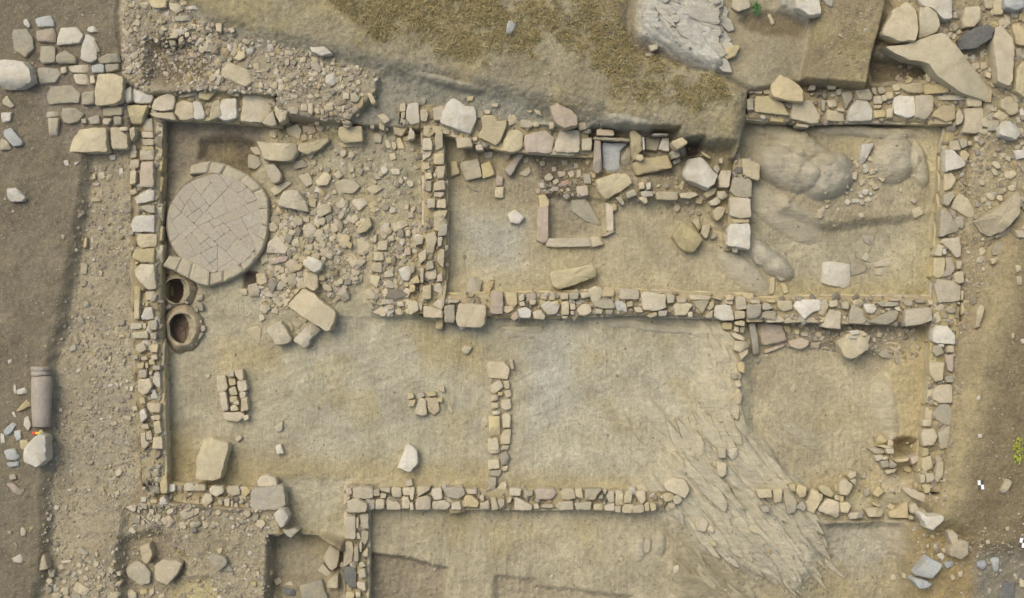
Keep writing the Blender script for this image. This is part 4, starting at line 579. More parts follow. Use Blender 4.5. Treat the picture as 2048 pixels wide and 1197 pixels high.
# bedrock showing through at the south-east
zone([(1405, 650), (1480, 645), (1490, 700), (1482, 830), (1500, 880), (1440, 980), (1380, 960), (1400, 800)], .14, 50, (184, 172, 143), .014, 2, rk=.3)
zone([(1280, 985), (1340, 930), (1360, 880), (1420, 830), (1480, 850), (1540, 910), (1600, 970), (1650, 1060), (1630, 1150), (1590, 1180), (1500, 1150), (1400, 1105), (1350, 1045)], .13, 60, (184, 174, 148), .014, 2, rk=.7)
zone([(1345, 1090), (1400, 1110), (1490, 1160), (1500, 1200), (1500, 1200 + B), (1420, 1200 + B)], -.02, 40, (158, 145, 116), .016, 2, rk=.6)
zone([(1200, 830), (1300, 820), (1380, 900), (1330, 960), (1240, 930)], None, 80, (176, 164, 136), rk=.25, zmap=0)
for b_ in ((1569, 335, 66, 44, 32, .34, .1, (156, 147, 130)), (1655, 354, 54, 46, -20, .4, .2, (174, 167, 150)), (1600, 288, 76, 26, 30, .26, .2, (162, 150, 120)), (1537, 520, 62, 24, 38, .26, .05, (172, 165, 148)),
           (1790, 320, 44, 50, 40, .24, .3, (158, 148, 128)), (1842, 331, 17, 44, -8, .2, .3, (174, 164, 136)), (1490, 548, 70, 26, 42, .12, .05, (160, 152, 134)), (1565, 430, 90, 34, 34, .12, .05, (164, 154, 130)), (1740, 262, 120, 14, 4, .1, .3, (160, 148, 122)),
           (1800, 980, 52, 34, 10, .14, 0, (168, 152, 116)), (1815, 945, 34, 22, 0, .12, 0, (166, 148, 108)), (1790, 1075, 26, 40, -30, .12, 0, (160, 146, 122)), (1045, 668, 40, 10, 4, .04, 0, (170, 160, 138)), (1310, 655, 130, 9, 6, .05, 0, (174, 164, 138)),
           (1310, 830, 60, 18, 50, .05, 0, (178, 168, 142)), (1600, 870, 46, 16, 40, .05, 0, (172, 160, 132)), (1110, 262, 60, 18, 10, .16, .5, (150, 146, 130)), (1255, 248, 50, 16, 14, .16, .7, (154, 150, 136)), (900, 165, 70, 9, 14, .1, .7, (140, 134, 116)), (1770, 820, 22, 70, -10, .06, 0, (176, 164, 134)), (1320, 1090, 14, 26, 0, .1, 0, (168, 156, 130)), (1280, 1100, 12, 30, 0, .08, 0, (172, 162, 138))):
    bump(*b_)
# east: ditch along the wall and the sloping brown bank
zone([(1925, 480), (2010, 480), (1985, 600), (1950, 720), (1910, 850), (1880, 990), (1855, 1045), (1868, 800), (1885, 660), (1925, 600)], .47, 24, (150, 133, 102), .02, 0)
EB = [(2048 + B, 425), (2048, 442), (2012, 500), (1985, 600), (1950, 720), (1915, 850), (1885, 990), (1862, 1060), (1838, 1200), (1830, 1200 + B), (2048 + B, 1200 + B)]
zone(EB, .8, 50, EYEL, .016, 0, warp=.6, cw=30)
zone([(a + 50, b + 6) if a < 2048 else (a, b + 40) for a, b in EB], None, 50, EAST, .014, 0, zmap=.8)
zone([(1960, 1100), (2048 + B, 1060), (2048 + B, 1200 + B), (1930, 1200 + B), (1935, 1130)], .7, 40, (128, 119, 101), .02, 0)
zone([(1825, 1060), (1900, 1050), (1940, 1100), (1930, 1200 + B), (1815, 1200 + B)], .55, 40, (152, 131, 90), .02, 0)
# walls of the pits for the two sunk jars
POTS = [(353, 582, 25, 25, .06), (363, 657, 25, 30, .1)]
for (a, b, rx, ry, zz) in POTS:
    zone([(a + (rx + 5) * math.cos(t), b + (ry + 5) * math.sin(t)) for t in np.linspace(0, 2 * math.pi, 25)[:-1]], -.8, 5, (110, 92, 76), .004, 1, warp=0)

# footing trenches under the walls
for key, (label, zt, pl, sides) in WALLS.items():
    if sides is None: continue
    for (a0, b0, w0), (a1, b1, w1) in zip(pl, pl[1:]):
        L = math.dist((a0, b0), (a1, b1)); ux, uy = (a1 - a0) / L, (b1 - b0) / L; k = .8
        zone([(a0 - uy * w0 * k - ux * 4, b0 + ux * w0 * k - uy * 4), (a1 - uy * w1 * k + ux * 4, b1 + ux * w1 * k + uy * 4), (a1 + uy * w1 * k + ux * 4, b1 - ux * w1 * k + uy * 4), (a0 + uy * w0 * k - ux * 4, b0 - ux * w0 * k - uy * 4)], min(zt - .25, 0), 6, (150, 135, 104), None, None, warp=.2, zmap=zt)

# relief
big = fbm(GX * .9, GY * .9, 11, 4); med = fbm(GX * 4.5, GY * 4.5, 21, 4); fin = fbm(GX * 13, GY * 13, 31, 3, .7)
H += big * .05 + med * RO * 2.4 + fin * RO * 2.6 * np.where(CLS == 1, 1.7, 1)
ca, sa = math.cos(R(-48)), math.sin(R(-48))
U = GX * ca + GY * sa; V = -GX * sa + GY * ca
wob = fbm(U * .5, V * 1.4, 41, 4) * 2.4
saw = (V * 3.1 + wob) % 1.0; saw2 = (V * 7.3 + wob * 2.1 + fbm(U * 1.2, V * 3, 51, 3) * 1.5) % 1.0
ridge = (np.minimum(saw / .86, (1 - saw) / .14) - .5) * .16 + (np.minimum(saw2 / .8, (1 - saw2) / .2) - .5) * .07
H += RK * (ridge + fbm(U * 1.1, V * 5, 61, 5) * .14)
# faint brushed / rain-washed relief on the earth floors
H += np.where(CLS == 1, fbm(U * 1.0 + 5, V * 6, 71, 4) * .02 + fbm(GX * 3.5, GY * 3.5, 75, 4) * .018, 0)
wsel = fbm(GX * .35, GY * .35, 301, 3)
def aniso(deg, sx, sy, seed):
    c_, s_ = math.cos(R(deg)), math.sin(R(deg)); u = GX * c_ + GY * s_; v = -GX * s_ + GY * c_
    return fbm(u * sx, v * sy, seed, 5, .6)
k1 = np.clip(wsel * 6 + .5, 0, 1); k2 = np.clip((GX - 0.5) * .8, 0, 1)
scr = (aniso(84, .9, 9, 311) * k1 + aniso(20, 1.1, 8, 321) * (1 - k1)) * (1 - k2) + aniso(-50, 1.0, 7, 331) * k2
patch = np.clip(fbm(GX * .8, GY * .8, 341, 5, .6) * 5, -1, 1)
fl = (CLS == 1)
C = np.where(fl[..., None], C * (1 + scr * .34)[..., None] * (1 + patch * .05)[..., None], C)
yl = (np.clip(fbm(GX * 1.1 + 9, GY * 1.1, 351, 5, .6) * 6 - .4, 0, 1) * fl * .45)[..., None]
C = C * (1 - yl) + np.array(lin(170, 154, 110)) * yl
H += np.where(fl, scr * .03, 0)
cn = fbm(GX * 1.3, GY * 1.3, 81, 5)
C *= (1 + cn * .3)[..., None]
C *= (1 + RK * fbm(U * 1.2, V * 6, 91, 4) * .5)[..., None]
gt = np.clip(fbm(GX * 1.6, GY * 1.6, 95, 4) * 5 + .25, 0, 1) * (CLS == 3)       # tufts of dry turf
C = C * (1 - .45 * gt[..., None]) + np.array(lin(160, 145, 103)) * .45 * gt[..., None]
# fade to a level surround outside the survey
ed = np.minimum(np.minimum(GX - X0, X1 - GX), np.minimum(GY - Y0, Y1 - GY)); k = np.clip(ed / 1.2, 0, 1); k = k * k * (3 - 2 * k)
H = H * k + .6 * (1 - k)
C = C * k[..., None] + np.array(lin(128, 112, 86)) * (1 - k[..., None])

def hz(x, y):
    i = min(max((x - X0) / GS, 0), nx - 2); j = min(max((y - Y0) / GS, 0), ny - 2)
    return float(H[int(j + .5), int(i + .5)])

idx = np.arange(nx * ny).reshape(ny, nx)
quads = np.stack([idx[:-1, :-1], idx[:-1, 1:], idx[1:, 1:], idx[1:, :-1]], -1).reshape(-1, 4)
fc = CLS[:-1, :-1].reshape(-1)
co = np.stack([GX, GY, H], -1).reshape(-1, 3); cc = C.reshape(-1, 3)
for k_, nm, mt in ((0, 'ground', 'ground'), (1, 'excavated_floor', 'floor'), (2, 'bedrock', 'rock'), (3, 'turf_bank', 'turf')):
    q = quads[fc == k_]; u, inv = np.unique(q, return_inverse=True)
    tag(link(nm, mesh_np(nm, co[u], inv.reshape(-1, 4), True, cc[u]), M[mt]), kind='structure')
S = 600
ring = np.array([(X0, Y0), (X1, Y0), (X1, Y1), (X0, Y1), (-S, -S), (S, -S), (S, S), (-S, S)], float)
rco = np.c_[ring, np.full(8, .6)]
tag(link('surrounding_ground', mesh_np('surrounding_ground', rco, np.array([(4, 5, 1, 0), (5, 6, 2, 1), (6, 7, 3, 2), (7, 4, 0, 3)]), False, np.tile(lin(128, 112, 86), (8, 1))), M['turf']), kind='structure')

# ------------------------------------------------------------------ stones
def resample(pts, n, chaikin=1):
    pts = [Vector((a, b)) for a, b in pts]
    for _ in range(chaikin):
        q = []
        for i in range(len(pts)):
            a, b = pts[i], pts[(i + 1) % len(pts)]
            q += [a.lerp(b, .06), a.lerp(b, .94)]
        pts = q
    d = [0]
    for i in range(len(pts)): d.append(d[-1] + (pts[(i + 1) % len(pts)] - pts[i]).length)
    out = []; j = 0
    for k in range(n):
        t = d[-1] * k / n
        while d[j + 1] < t: j += 1
        seg = d[j + 1] - d[j]; f = (t - d[j]) / seg if seg > 1e-9 else 0
        out.append(pts[j].lerp(pts[(j + 1) % len(pts)], f))
    return out, d[-1]

def poly_center(pts):
    A = cx = cy = 0
    for i in range(len(pts)):
        x0, y0 = pts[i]; x1, y1 = pts[(i + 1) % len(pts)]
        c = x0 * y1 - x1 * y0; A += c; cx += (x0 + x1) * c; cy += (y0 + y1) * c
    if abs(A) < 1e-9: return sum(p[0] for p in pts) / len(pts), sum(p[1] for p in pts) / len(pts), 1e-6
    return cx / 3 / A, cy / 3 / A, abs(A) / 2

def stone_geo(pts, hgt, seed, rough=1.0, rnd=1.0, chaikin=1, facets=True, tilt=1.0, fine=1.0, grow=0.0, drop=1.0, dip=None):
    """a stone whose top outline is pts (world xy), height hgt; vertices are relative to its base centre"""
    cx, cy, A = poly_center(pts); r = math.sqrt(A / math.pi)
    per = sum(math.dist(pts[i], pts[(i + 1) % len(pts)]) for i in range(len(pts)))
    n = int(min(max(per / .042 * fine, 12), 52))
    ol, _ = resample(pts, n, chaikin)
    rs = random.Random(seed)
    bev = min(.02, .17 * r, hgt * .4) * rnd
    s1 = max(1 - bev / max(r, .02), .6)
    rings = [(1.03, 0), (1.03 + .02 * rs.random(), hgt * .5), (1.0, hgt - bev), ((1 + s1) / 2 + .015, hgt - bev * .25), (s1 * .97, hgt), (.66, hgt), (.33, hgt)]
    pl = []
    if facets:
        for _ in range(rs.choice((1, 1, 2, 2))):
            a = rs.uniform(0, 6.283); pl.append((math.cos(a), math.sin(a), rs.uniform(.05, .6), rs.uniform(.4, 1.3)))
    ta, tm = rs.uniform(0, 6.283), rs.uniform(0, .14) * tilt
    tx, ty = dip or (math.cos(ta) * tm, math.sin(ta) * tm)
    off = Vector((rs.uniform(-50, 50), rs.uniform(-50, 50), rs.uniform(-50, 50)))
    co = []; amp = min(r * .12, .035) * rough; sq = max(r, .05)
    def vert(x, y, z, top):
        if top:
            for (ux, uy, t, sl) in pl:
                e = (ux * x + uy * y) / r - t
                if e > 0: z -= e * sl * min(hgt * .5, r * .45) * drop
            z += tx * x + ty * y
            z = max(z, hgt * .3)
        p = Vector((x, y, z)) / sq * 1.1 + off
        nv = mnoise.noise_vector(p); nf = mnoise.noise_vector(p * 3.1)
        co.append((x + (nv.x * .6 + nf.x * .5) * amp, y + (nv.y * .6 + nf.y * .5) * amp, z + ((nv.z * .7 + nf.z * .5) * amp if z > 0 else 0)))
    for s, z in rings:
        for p in ol: vert((p.x - cx) * (s + grow), (p.y - cy) * (s + grow), z, z >= hgt - bev - 1e-6)
    vert(0, 0, hgt, True)
    f = []
    for q in range(len(rings) - 1):
        for i in range(n):
            j = (i + 1) % n
            f.append((q * n + i, q * n + j, (q + 1) * n + j, (q + 1) * n + i))
    top = len(co) - 1; b = (len(rings) - 1) * n
    f += [(b + i, b + (i + 1) % n, top) for i in range(n)]
    return co, f, (cx, cy), r

def stone_mesh(pts, hgt, seed, **kw):
    co, f, c, r = stone_geo(pts, hgt, seed, **kw)
    me = bpy.data.meshes.new('stone'); me.from_pydata(co, [], f)
    me.polygons.foreach_set('use_smooth', [True] * len(me.polygons))
    me.set_sharp_from_angle(angle=R(32))
    return me, c, r

def ccw(pts):
    a = sum(pts[i][0] * pts[(i + 1) % len(pts)][1] - pts[(i + 1) % len(pts)][0] * pts[i][1] for i in range(len(pts)))
    return pts if a > 0 else pts[::-1]

_seed = [100]
def stone_at(plan, zt=None, rel=None, thick=None):
    """plan: outline in survey units; zt absolute top, or rel height above the ground"""
    cxp, cyp, _ = poly_center(plan)
    g0 = hz(*P(cxp, cyp, .2))
    if zt is None: zt = g0 + rel
    pts = ccw([P(a, b, zt) for a, b in plan])
    base = min([g0] + [hz(*p) for p in pts]) - .04
    base = max(base, zt - (thick or .42))
    _seed[0] += 1
    return pts, min(base, zt - .03), zt

def put_stone(name, plan, zt=None, rel=None, mat='t', parent=None, thick=None, **kw):
    pts, base, zt = stone_at(plan, zt, rel, thick)
    me, c, r = stone_mesh(pts, zt - base, _seed[0], **kw)
    return link(name, me, M[mat], parent, (c[0], c[1], base)), r

def parse_stones():
    ox = oy = 0; s = 3.99
    for ln in STONES.strip().splitlines():
        if ln.startswith('T '):
            v = ln.split(); ox, oy = float(v[1]), float(v[2]); s = float(v[3]) if len(v) > 3 else 3.99; continue
        key, rest = ln.split(':', 1)
        for st in rest.split(';'):
            yield key.strip(), *outline(st, ox, oy, s)

def outline(st, ox, oy, s=3.99):
    tone, h = 't', None
    st = st.strip()
    if '^' in st:
        st, b = st.split('^', 1)
        if '@' in b: b, t = b.split('@'); tone = t.strip()
        h = float(b)
    if '@' in st: st, t = st.split('@'); tone = t.strip()
    pts = [tuple(map(float, p.split(','))) for p in st.split()]
    return [(ox + a / s, oy + b / s) for a, b in pts], tone, h

OPEN = {
    'N0': ('footings of an older wall of pale blocks at the upper left corner', 'wall', .09),
    'CI': ('sunken rectangular cist with a kerb of long pinkish stones', 'cist', .14),
    'HB': ('small rectangular hearth box of upright stones on the floor', 'hearth', .2),
    'SP': ('pad of flat slabs set on the central floor', 'stone pad', .13),
    'NI': ('slab lined niche built into the north wall', 'niche', .3),
}
LOOSE = {   # region, group
    'nb': ('the stony bank above the pale wall blocks', 'stones in the dug bank'),
    'nb2': ('the scarp between grass and tan north wall', 'stones in the scarp'),
    'rn': ('the ruined north edge of the rubble room', 'stones along the ruined north edge'),
    'ra': ('the rubble heap beside the round tiled floor', 'stones of the rubble heap'),
    'rs': ('the earth slope between rubble heap and partition', 'stones sunk in the slope'),
    'nt': ('the trench beside the fissured white outcrop', 'stones in the north trench'),
    'rd': ('the stony ground outside the upper east corner', 'stones outside the north east corner'),
    'rc': ('the gravel strip outside the west wall', 'stones in the west gravel strip'),
    'wl': ('the brown ground along the west picture edge', 'stones on the west ground'),
    'ns': ('the flat row under the tan north wall', 'flat stones under the north wall'),
    'rf': ('the dark corner above the kerbed cist', 'broken stones above the cist'),
    'ri': ('the pale heap beside the fallen column', 'stones beside the column'),
    'sr': ('the spill below the south west wall', 'stones below the south west wall'),
    'sw': ('the gravel patch in the lower west corner', 'stones in the south west gravel'),
    'se': ('the bottom edge below the sunken trench', 'stones on the bottom edge'),
    'bs': ('the diagonal ribbed bedrock', 'slabs on the bedrock'),
    'rh': ('the tumble round the small dark pit', 'stones round the dark pit'),
    'rx': ('the brown bank outside the east wall', 'stones on the east bank'),
    'rp': ('the tumble beside the four squared blocks', 'stones by the block partition'),
    'rm': ('the debris below the middle wall', 'stones below the middle wall'),
    'rw': ('the dark corner beside the earth stump', 'stones by the earth stump'),
    'rg': ('the fragment scatter in the upper east room', 'fragments in the upper right room'),
    'rg2': ('the thin flagstones in the upper east room', 'flagstones in the upper right room'),
    'jp': ('the packing round the two sunken jars', 'packing stones round the jars'),
}
ORD = ['', 'second ', 'third ', 'fourth ', 'fifth ', 'sixth ', 'seventh ', 'eighth ', 'ninth ', 'tenth ', 'eleventh ', 'twelfth ', 'thirteenth ', 'fourteenth ', 'fifteenth ', 'sixteenth ']

def label_group(items, region):
    """items: (obj, x, y, area). Every stone of a group gets a label of its own: by order along the row, or by size within its part of the area"""
    xs = [i[1] for i in items]; ys = [i[2] for i in items]
    if len(items) <= 7:
        hor = (max(xs) - min(xs)) >= (max(ys) - min(ys))
        for k, it in enumerate(sorted(items, key=lambda t: t[1] if hor else -t[2])):
            it[0]['label'] = ('leftmost stone of ' if hor else 'topmost stone of ') + region if k == 0 else f"{ORD[k]}stone from the {'left' if hor else 'top'} in {region}"
        return
    cells = {}
    for it in items:
        u = (it[1] - min(xs)) / max(max(xs) - min(xs), .01); v = (max(ys) - it[2]) / max(max(ys) - min(ys), .01)
        cells.setdefault((min(int(u * 3), 2), min(int(v * 3), 2)), []).append(it)
    for (a, b), c in cells.items():
        cell = {(1, 1): 'centre', (0, 1): 'left part', (2, 1): 'right part', (1, 0): 'upper part', (1, 2): 'lower part'}.get((a, b)) or ('upper ' if b == 0 else 'lower ') + ('left' if a == 0 else 'right')
        for k, it in enumerate(sorted(c, key=lambda t: -t[3])):
            it[0]['label'] = f"{ORD[min(k, 15)]}largest stone in the {cell} of {region}"

def wall_core(pl, zt, name, parent, seed):
    """the earth and rubble fill of a wall: a strip with a rough top"""
    pts = [(*P(a, b, zt), w * PX) for a, b, w in pl]
    out = []
    for i in range(len(pts) - 1):
        x0, y0, w0 = pts[i]; x1, y1, w1 = pts[i + 1]; n = max(2, int(math.dist((x0, y0), (x1, y1)) / .08))
        for k in range(n + (i == len(pts) - 2)):
            t = k / n; out.append((x0 + (x1 - x0) * t, y0 + (y1 - y0) * t, w0 + (w1 - w0) * t))
    sec = [(-1.0, None), (-.97, -.10), (-.86, 0), (-.55, .01), (-.2, .0), (.2, .0), (.55, .01), (.86, 0), (.97, -.10), (1.0, None)]
    co = []; m = len(sec); ox, oy = out[0][0], out[0][1]
    for i, (x, y, w) in enumerate(out):
        a = out[max(i - 1, 0)]; b = out[min(i + 1, len(out) - 1)]
        dx, dy = b[0] - a[0], b[1] - a[1]; L = math.hypot(dx, dy) or 1; nxv, nyv = dy / L, -dx / L
        for s, dz in sec:
            px_, py_ = x + nxv * w * s * 1.0, y + nyv * w * s * 1.0
            nv = mnoise.noise_vector(Vector((px_ * 5, py_ * 5, seed)))
            z = (hz(px_, py_) - .08) if dz is None else max(zt - .13 + dz + nv.z * .04, min(hz(px_, py_) + .01, zt - .05))
            px_ += nv.x * .03; py_ += nv.y * .03
            co.append((px_ - ox, py_ - oy, z))
    f = [(i * m + j, i * m + j + 1, (i + 1) * m + j + 1, (i + 1) * m + j) for i in range(len(out) - 1) for j in range(m - 1)]
    f += [tuple(range(m))[::-1], tuple((len(out) - 1) * m + j for j in range(m))]
    me = bpy.data.meshes.new(name); me.from_pydata(co, [], f); me.polygons.foreach_set('use_smooth', [True] * len(me.polygons))
    link(name, me, M['earth'], parent, (ox, oy, 0))
    return out

ICO = None
def ico():
    t = (1 + 5 ** .5) / 2
    v = np.array([(-1, t, 0), (1, t, 0), (-1, -t, 0), (1, -t, 0), (0, -1, t), (0, 1, t), (0, -1, -t), (0, 1, -t), (t, 0, -1), (t, 0, 1), (-t, 0, -1), (-t, 0, 1)], float)
    v /= np.linalg.norm(v[0])
    f = np.array([(0, 11, 5), (0, 5, 1), (0, 1, 7), (0, 7, 10), (0, 10, 11), (1, 5, 9), (5, 11, 4), (11, 10, 2), (10, 7, 6), (7, 1, 8), (3, 9, 4), (3, 4, 2), (3, 2, 6), (3, 6, 8), (3, 8, 9), (4, 9, 5), (2, 4, 11), (6, 2, 10), (8, 6, 7), (9, 8, 1)])
    return v, f
IV, IF = ico()

def pebbles(name, pos, size, cols, parent=None, flat=.6):
    """many small stones as one mesh. pos (n,3), size (n,), cols (n,3)"""
    n = len(pos)
    if n == 0: return None
    jit = 1 + rng.uniform(-.32, .32, (n, 12, 1))
    sc = np.stack([rng.uniform(.7, 1.3, n), rng.uniform(.6, 1.1, n), rng.uniform(.45, .8, n) * flat / .6], -1)[:, None, :]
    v = IV[None] * jit * sc * size[:, None, None]
    a = rng.uniform(0, 6.283, n)[:, None]; c, s = np.cos(a), np.sin(a)
    v = np.stack([v[..., 0] * c - v[..., 1] * s, v[..., 0] * s + v[..., 1] * c, v[..., 2]], -1) + pos[:, None, :]
    f = (IF[None] + (np.arange(n) * 12)[:, None, None]).reshape(-1, 3)
    me = mesh_np(name, v.reshape(-1, 3), f, False, np.repeat(cols, 12, 0))
    o = link(name, me, M['pebble'], parent)
    if parent is not None: o.location = -parent.location
    return o

PCOL = np.array([lin(168, 156, 132), lin(158, 146, 122), lin(178, 168, 148), lin(150, 139, 119), lin(166, 150, 116), lin(162, 147, 131), lin(140, 131, 117), lin(186, 178, 162)])
def pcols(n, dark=1.0):
    return PCOL[rng.integers(0, len(PCOL), n)] * rng.uniform(.75, 1.15, (n, 1)) * dark

# ------------------------------------------------------------------ ribbed bedrock: tilted slabs along one strike
def ribs(name, fields, seed):
    rs = random.Random(seed); co_, fc_, cl = [], [], []
    for poly, n, ang, (l0, l1), (w0, w1), (h0, h1), rgb in fields:
        xs = [p[0] for p in poly]; ys = [p[1] for p in poly]; k = 0
        while k < n:
            px_, py_ = rs.uniform(min(xs), max(xs)), rs.uniform(min(ys), max(ys))
            ins = False
            for q in range(len(poly)):
                (ax, ay), (bx, by) = poly[q], poly[(q + 1) % len(poly)]
                if (ay > py_) != (by > py_) and px_ < (bx - ax) * (py_ - ay) / (by - ay) + ax: ins = not ins
            if not ins: continue
            k += 1
            a = R(ang + rs.gauss(0, 7)); ca_, sa_ = math.cos(a), math.sin(a); L = rs.uniform(l0, l1) * (1 if rs.random() < .6 else .5); w = rs.uniform(w0, w1)
            x, y = P(px_, py_, .15); x -= 0; g = min(hz(x, y), hz(x + ca_ * L * .3, y + sa_ * L * .3), hz(x - ca_ * L * .3, y - sa_ * L * .3))
            up = [(-.5, rs.uniform(-.1, .2)), (-.3, rs.uniform(.25, .5)), (0, rs.uniform(.35, .6)), (.28, rs.uniform(.25, .5)), (.5, rs.uniform(-.2, .2))]
            dn = [(.33, -rs.uniform(.2, .5)), (.05, -rs.uniform(.35, .6)), (-.3, -rs.uniform(.25, .5))]
            pts = ccw([(x + ca_ * L * u - sa_ * w * v, y + sa_ * L * u + ca_ * w * v) for u, v in up + dn])
            h = rs.uniform(h0, h1); d = rs.uniform(.08, .3)
            c_, f_, c, r = stone_geo(pts, h + .12, rs.random() * 1e6, rough=.9, rnd=.6, facets=rs.random() < .6, drop=.5, dip=(-sa_ * d, ca_ * d), fine=.8)
            n0 = len(co_); co_ += [(c[0] + p[0], c[1] + p[1], g - .12 + p[2]) for p in c_]; fc_ += [tuple(n0 + q for q in ff) for ff in f_]
            t = rs.uniform(.92, 1.08); cl += [tuple(v * t for v in lin(*rgb))] * len(c_)
    me = bpy.data.meshes.new(name); me.from_pydata(co_, [], fc_)
    at_ = me.color_attributes.new('Col', 'FLOAT_COLOR', 'POINT'); at_.data.foreach_set('color', np.c_[np.array(cl), np.ones(len(cl))].astype(np.float32).ravel())
    me.polygons.foreach_set('use_smooth', [True] * len(me.polygons)); me.set_sharp_from_angle(angle=R(30))
    tag(link(name, me, M['rock']), kind='structure')
ribs('bedrock_ribs', [
    ([(1350, 940), (1430, 860), (1500, 890), (1580, 960), (1640, 1080), (1600, 1150), (1500, 1130), (1400, 1080)], 120, -50, (.6, 2.3), (.09, .26), (.0, .075), (188, 178, 153)),
    ([(1420, 690), (1470, 690), (1480, 860), (1440, 930), (1390, 930), (1410, 800)], 60, -68, (.35, 1.1), (.09, .24), (.01, .09), (188, 177, 149)),
    ([(1350, 1060), (1420, 1100), (1560, 1180), (1540, 1240), (1400, 1240)], 40, -46, (.5, 1.5), (.08, .2), (-.04, .04), (174, 163, 136)),
    ([(1200, 820), (1340, 800), (1380, 900), (1330, 960), (1230, 920)], 26, -52, (.2, .7), (.05, .12), (-.06, .03), (178, 168, 142)),
    ([(1500, 860), (1580, 850), (1640, 930), (1560, 940)], 16, -42, (.2, .6), (.05, .12), (-.06, .03), (174, 163, 136)),
    ([(1600, 1040), (1660, 1050), (1690, 1120), (1640, 1150)], 14, -45, (.2, .6), (.06, .14), (-.04, .04), (170, 160, 136)),
    ([(1285, 5), (1440, 5), (1445, 125), (1420, 132), (1335, 90), (1290, 60)], 46, -36, (.25, .9), (.1, .3), (.0, .1), (188, 181, 165)),
    ([(1540, -20), (1650, -20), (1625, 40), (1570, 15)], 8, -40, (.3, .8), (.1, .25), (.0, .1), (184, 176, 158)),
    ([(1500, 470), (1540, 470), (1570, 550), (1520, 560)], 8, -40, (.2, .6), (.08, .2), (-.03, .05), (176, 167, 148)),
    ([(1520, 260), (1600, 260), (1620, 300), (1560, 320)], 8, -32, (.3, .8), (.1, .2), (-.03, .06), (168, 157, 132)),
    ([(1930, 520), (1960, 440), (2030, 400), (2040, 440), (1990, 520)], 8, 40, (.3, .8), (.1, .2), (.0, .1), (174, 164, 140)),
], 5)

owners = {}
for key, (label, zt, pl, sides) in WALLS.items():
    x, y = P(pl[0][0], pl[0][1], zt)
    o = tag(empty('rubble_wall', (x, y, 0)), label, 'wall', 'walls of the excavated house', 'thing'); owners[key] = o
    if sides is None: continue
    line = wall_core(pl, zt, 'earth_core', o, len(owners) * 3.3)
    # lower course along the faces that show
    variants = []
    for k in range(5):
        L_ = .16 + .035 * k
        me, c, r = stone_mesh(ccw([(-L_, -.07), (L_, -.08), (L_ * .97, .06), (-L_ * .95, .07)]), .2 + .02 * (k % 3), 900 + k, fine=.7)
        me.materials.append(M['t' if k % 2 else 'y']); variants.append((me, L_))
    for sd_ in sides:
        s = 1 if sd_ == 'R' else -1; acc = 0; i = 0
        while i < len(line) - 2:
            a, b = line[i], line[i + 1]; dx, dy = b[0] - a[0], b[1] - a[1]; L = math.hypot(dx, dy) or 1
            me, L_ = variants[random.randrange(5)]
            j = min(i + max(1, int(L_ / .08)), len(line) - 1); m_ = line[j]
            x_ = m_[0] + s * dy / L * (m_[2] - .05); y_ = m_[1] - s * dx / L * (m_[2] - .05)
            z_ = hz(x_ + s * dy / L * .15, y_ - s * dx / L * .15) - .03
            if zt - z_ > .3:
                st = bpy.data.objects.new('stone', me); COL.objects.link(st); st.parent = o
                st.location = (x_ - o.location.x, y_ - o.location.y, z_); st.rotation_euler.z = math.atan2(dy, dx) + random.uniform(-.06, .06)
                if zt - z_ > .48:
                    st2 = st.copy(); st2.data = variants[random.randrange(5)][0]; COL.objects.link(st2); st2.location.z += .2
            i += max(2, int(2 * L_ / .08) + 0)
    # chinking between the face stones
    n = int(len(line) * 5)
    k = rng.integers(0, len(line), n); arr = np.array(line)[k]; nxt = np.array(line)[np.minimum(k + 1, len(line) - 1)]; prv = np.array(line)[np.maximum(k - 1, 0)]
    d = nxt[:, :2] - prv[:, :2]; d /= np.linalg.norm(d, axis=1, keepdims=True) + 1e-9
    s = rng.uniform(-.9, .9, n) * arr[:, 2]
    pos = np.c_[arr[:, 0] + d[:, 1] * s, arr[:, 1] - d[:, 0] * s, np.full(n, zt - .115)] + rng.normal(0, .02, (n, 3))
    tag(pebbles('chinking', pos, rng.gamma(3, .011, n) + .012, pcols(n, .85), o), kind='stuff')
for key, (label, cat, h) in OPEN.items():
    owners[key] = None

loose = []
for key, plan, tone, h in parse_stones():
    if len(plan) < 3: continue
    if tone == 't': tone = random.choices('tgyp', (.74, .13, .1, .03))[0]
    if key in WALLS:
        if WALLS[key][3] is None:
            put_stone('stone', plan, rel=h if h is not None else WALLS[key][1] * random.uniform(.7, 1.2), mat=tone, parent=owners[key], grow=.03); continue
        zt = WALLS[key][1] + random.uniform(-.05, .05) if h is None else h
        put_stone('stone', plan, zt=zt, mat=tone, parent=owners[key], thick=.3, grow=.035, tilt=.6, drop=.45)
    elif key in OPEN or key == 'HI':
        ok = 'HB' if key == 'HI' else key
        if owners[ok] is None:
            x, y = P(*plan[0], .1); nm = {'N0': 'wall_footing', 'CI': 'stone_cist', 'HB': 'hearth_box', 'SP': 'slab_pad', 'NI': 'slab_niche'}[ok]
            owners[ok] = tag(empty(nm, (x, y, hz(x, y))), OPEN[ok][0], OPEN[ok][1], None, 'thing')
        rel = h if h is not None else (.165 if key == 'HI' else OPEN[ok][2] * random.uniform(.75, 1.25))
        put_stone({'CI': 'kerb_stone', 'HB': 'kerb_stone', 'HI': 'fill_stone', 'SP': 'slab', 'NI': 'slab'}.get(key, 'stone'), plan, rel=rel, mat=tone, parent=owners[ok], **({'tilt': .3, 'drop': .3, 'grow': .06} if ok in ('HB', 'CI', 'SP') else {}))
    else:
        xy = [P(a, b) for a, b in plan]; _, _, A = poly_center(xy); per = sum(math.dist(xy[i], xy[i - 1]) for i in range(len(xy)))
        if key in ('rh', 'rp') and h is None: h = random.uniform(.16, .26)
        rel = h if h is not None else min(max(.9 * A / per * random.uniform(1.3, 2.0), .035), .22)
        loose.append((A, key, plan, rel, tone))

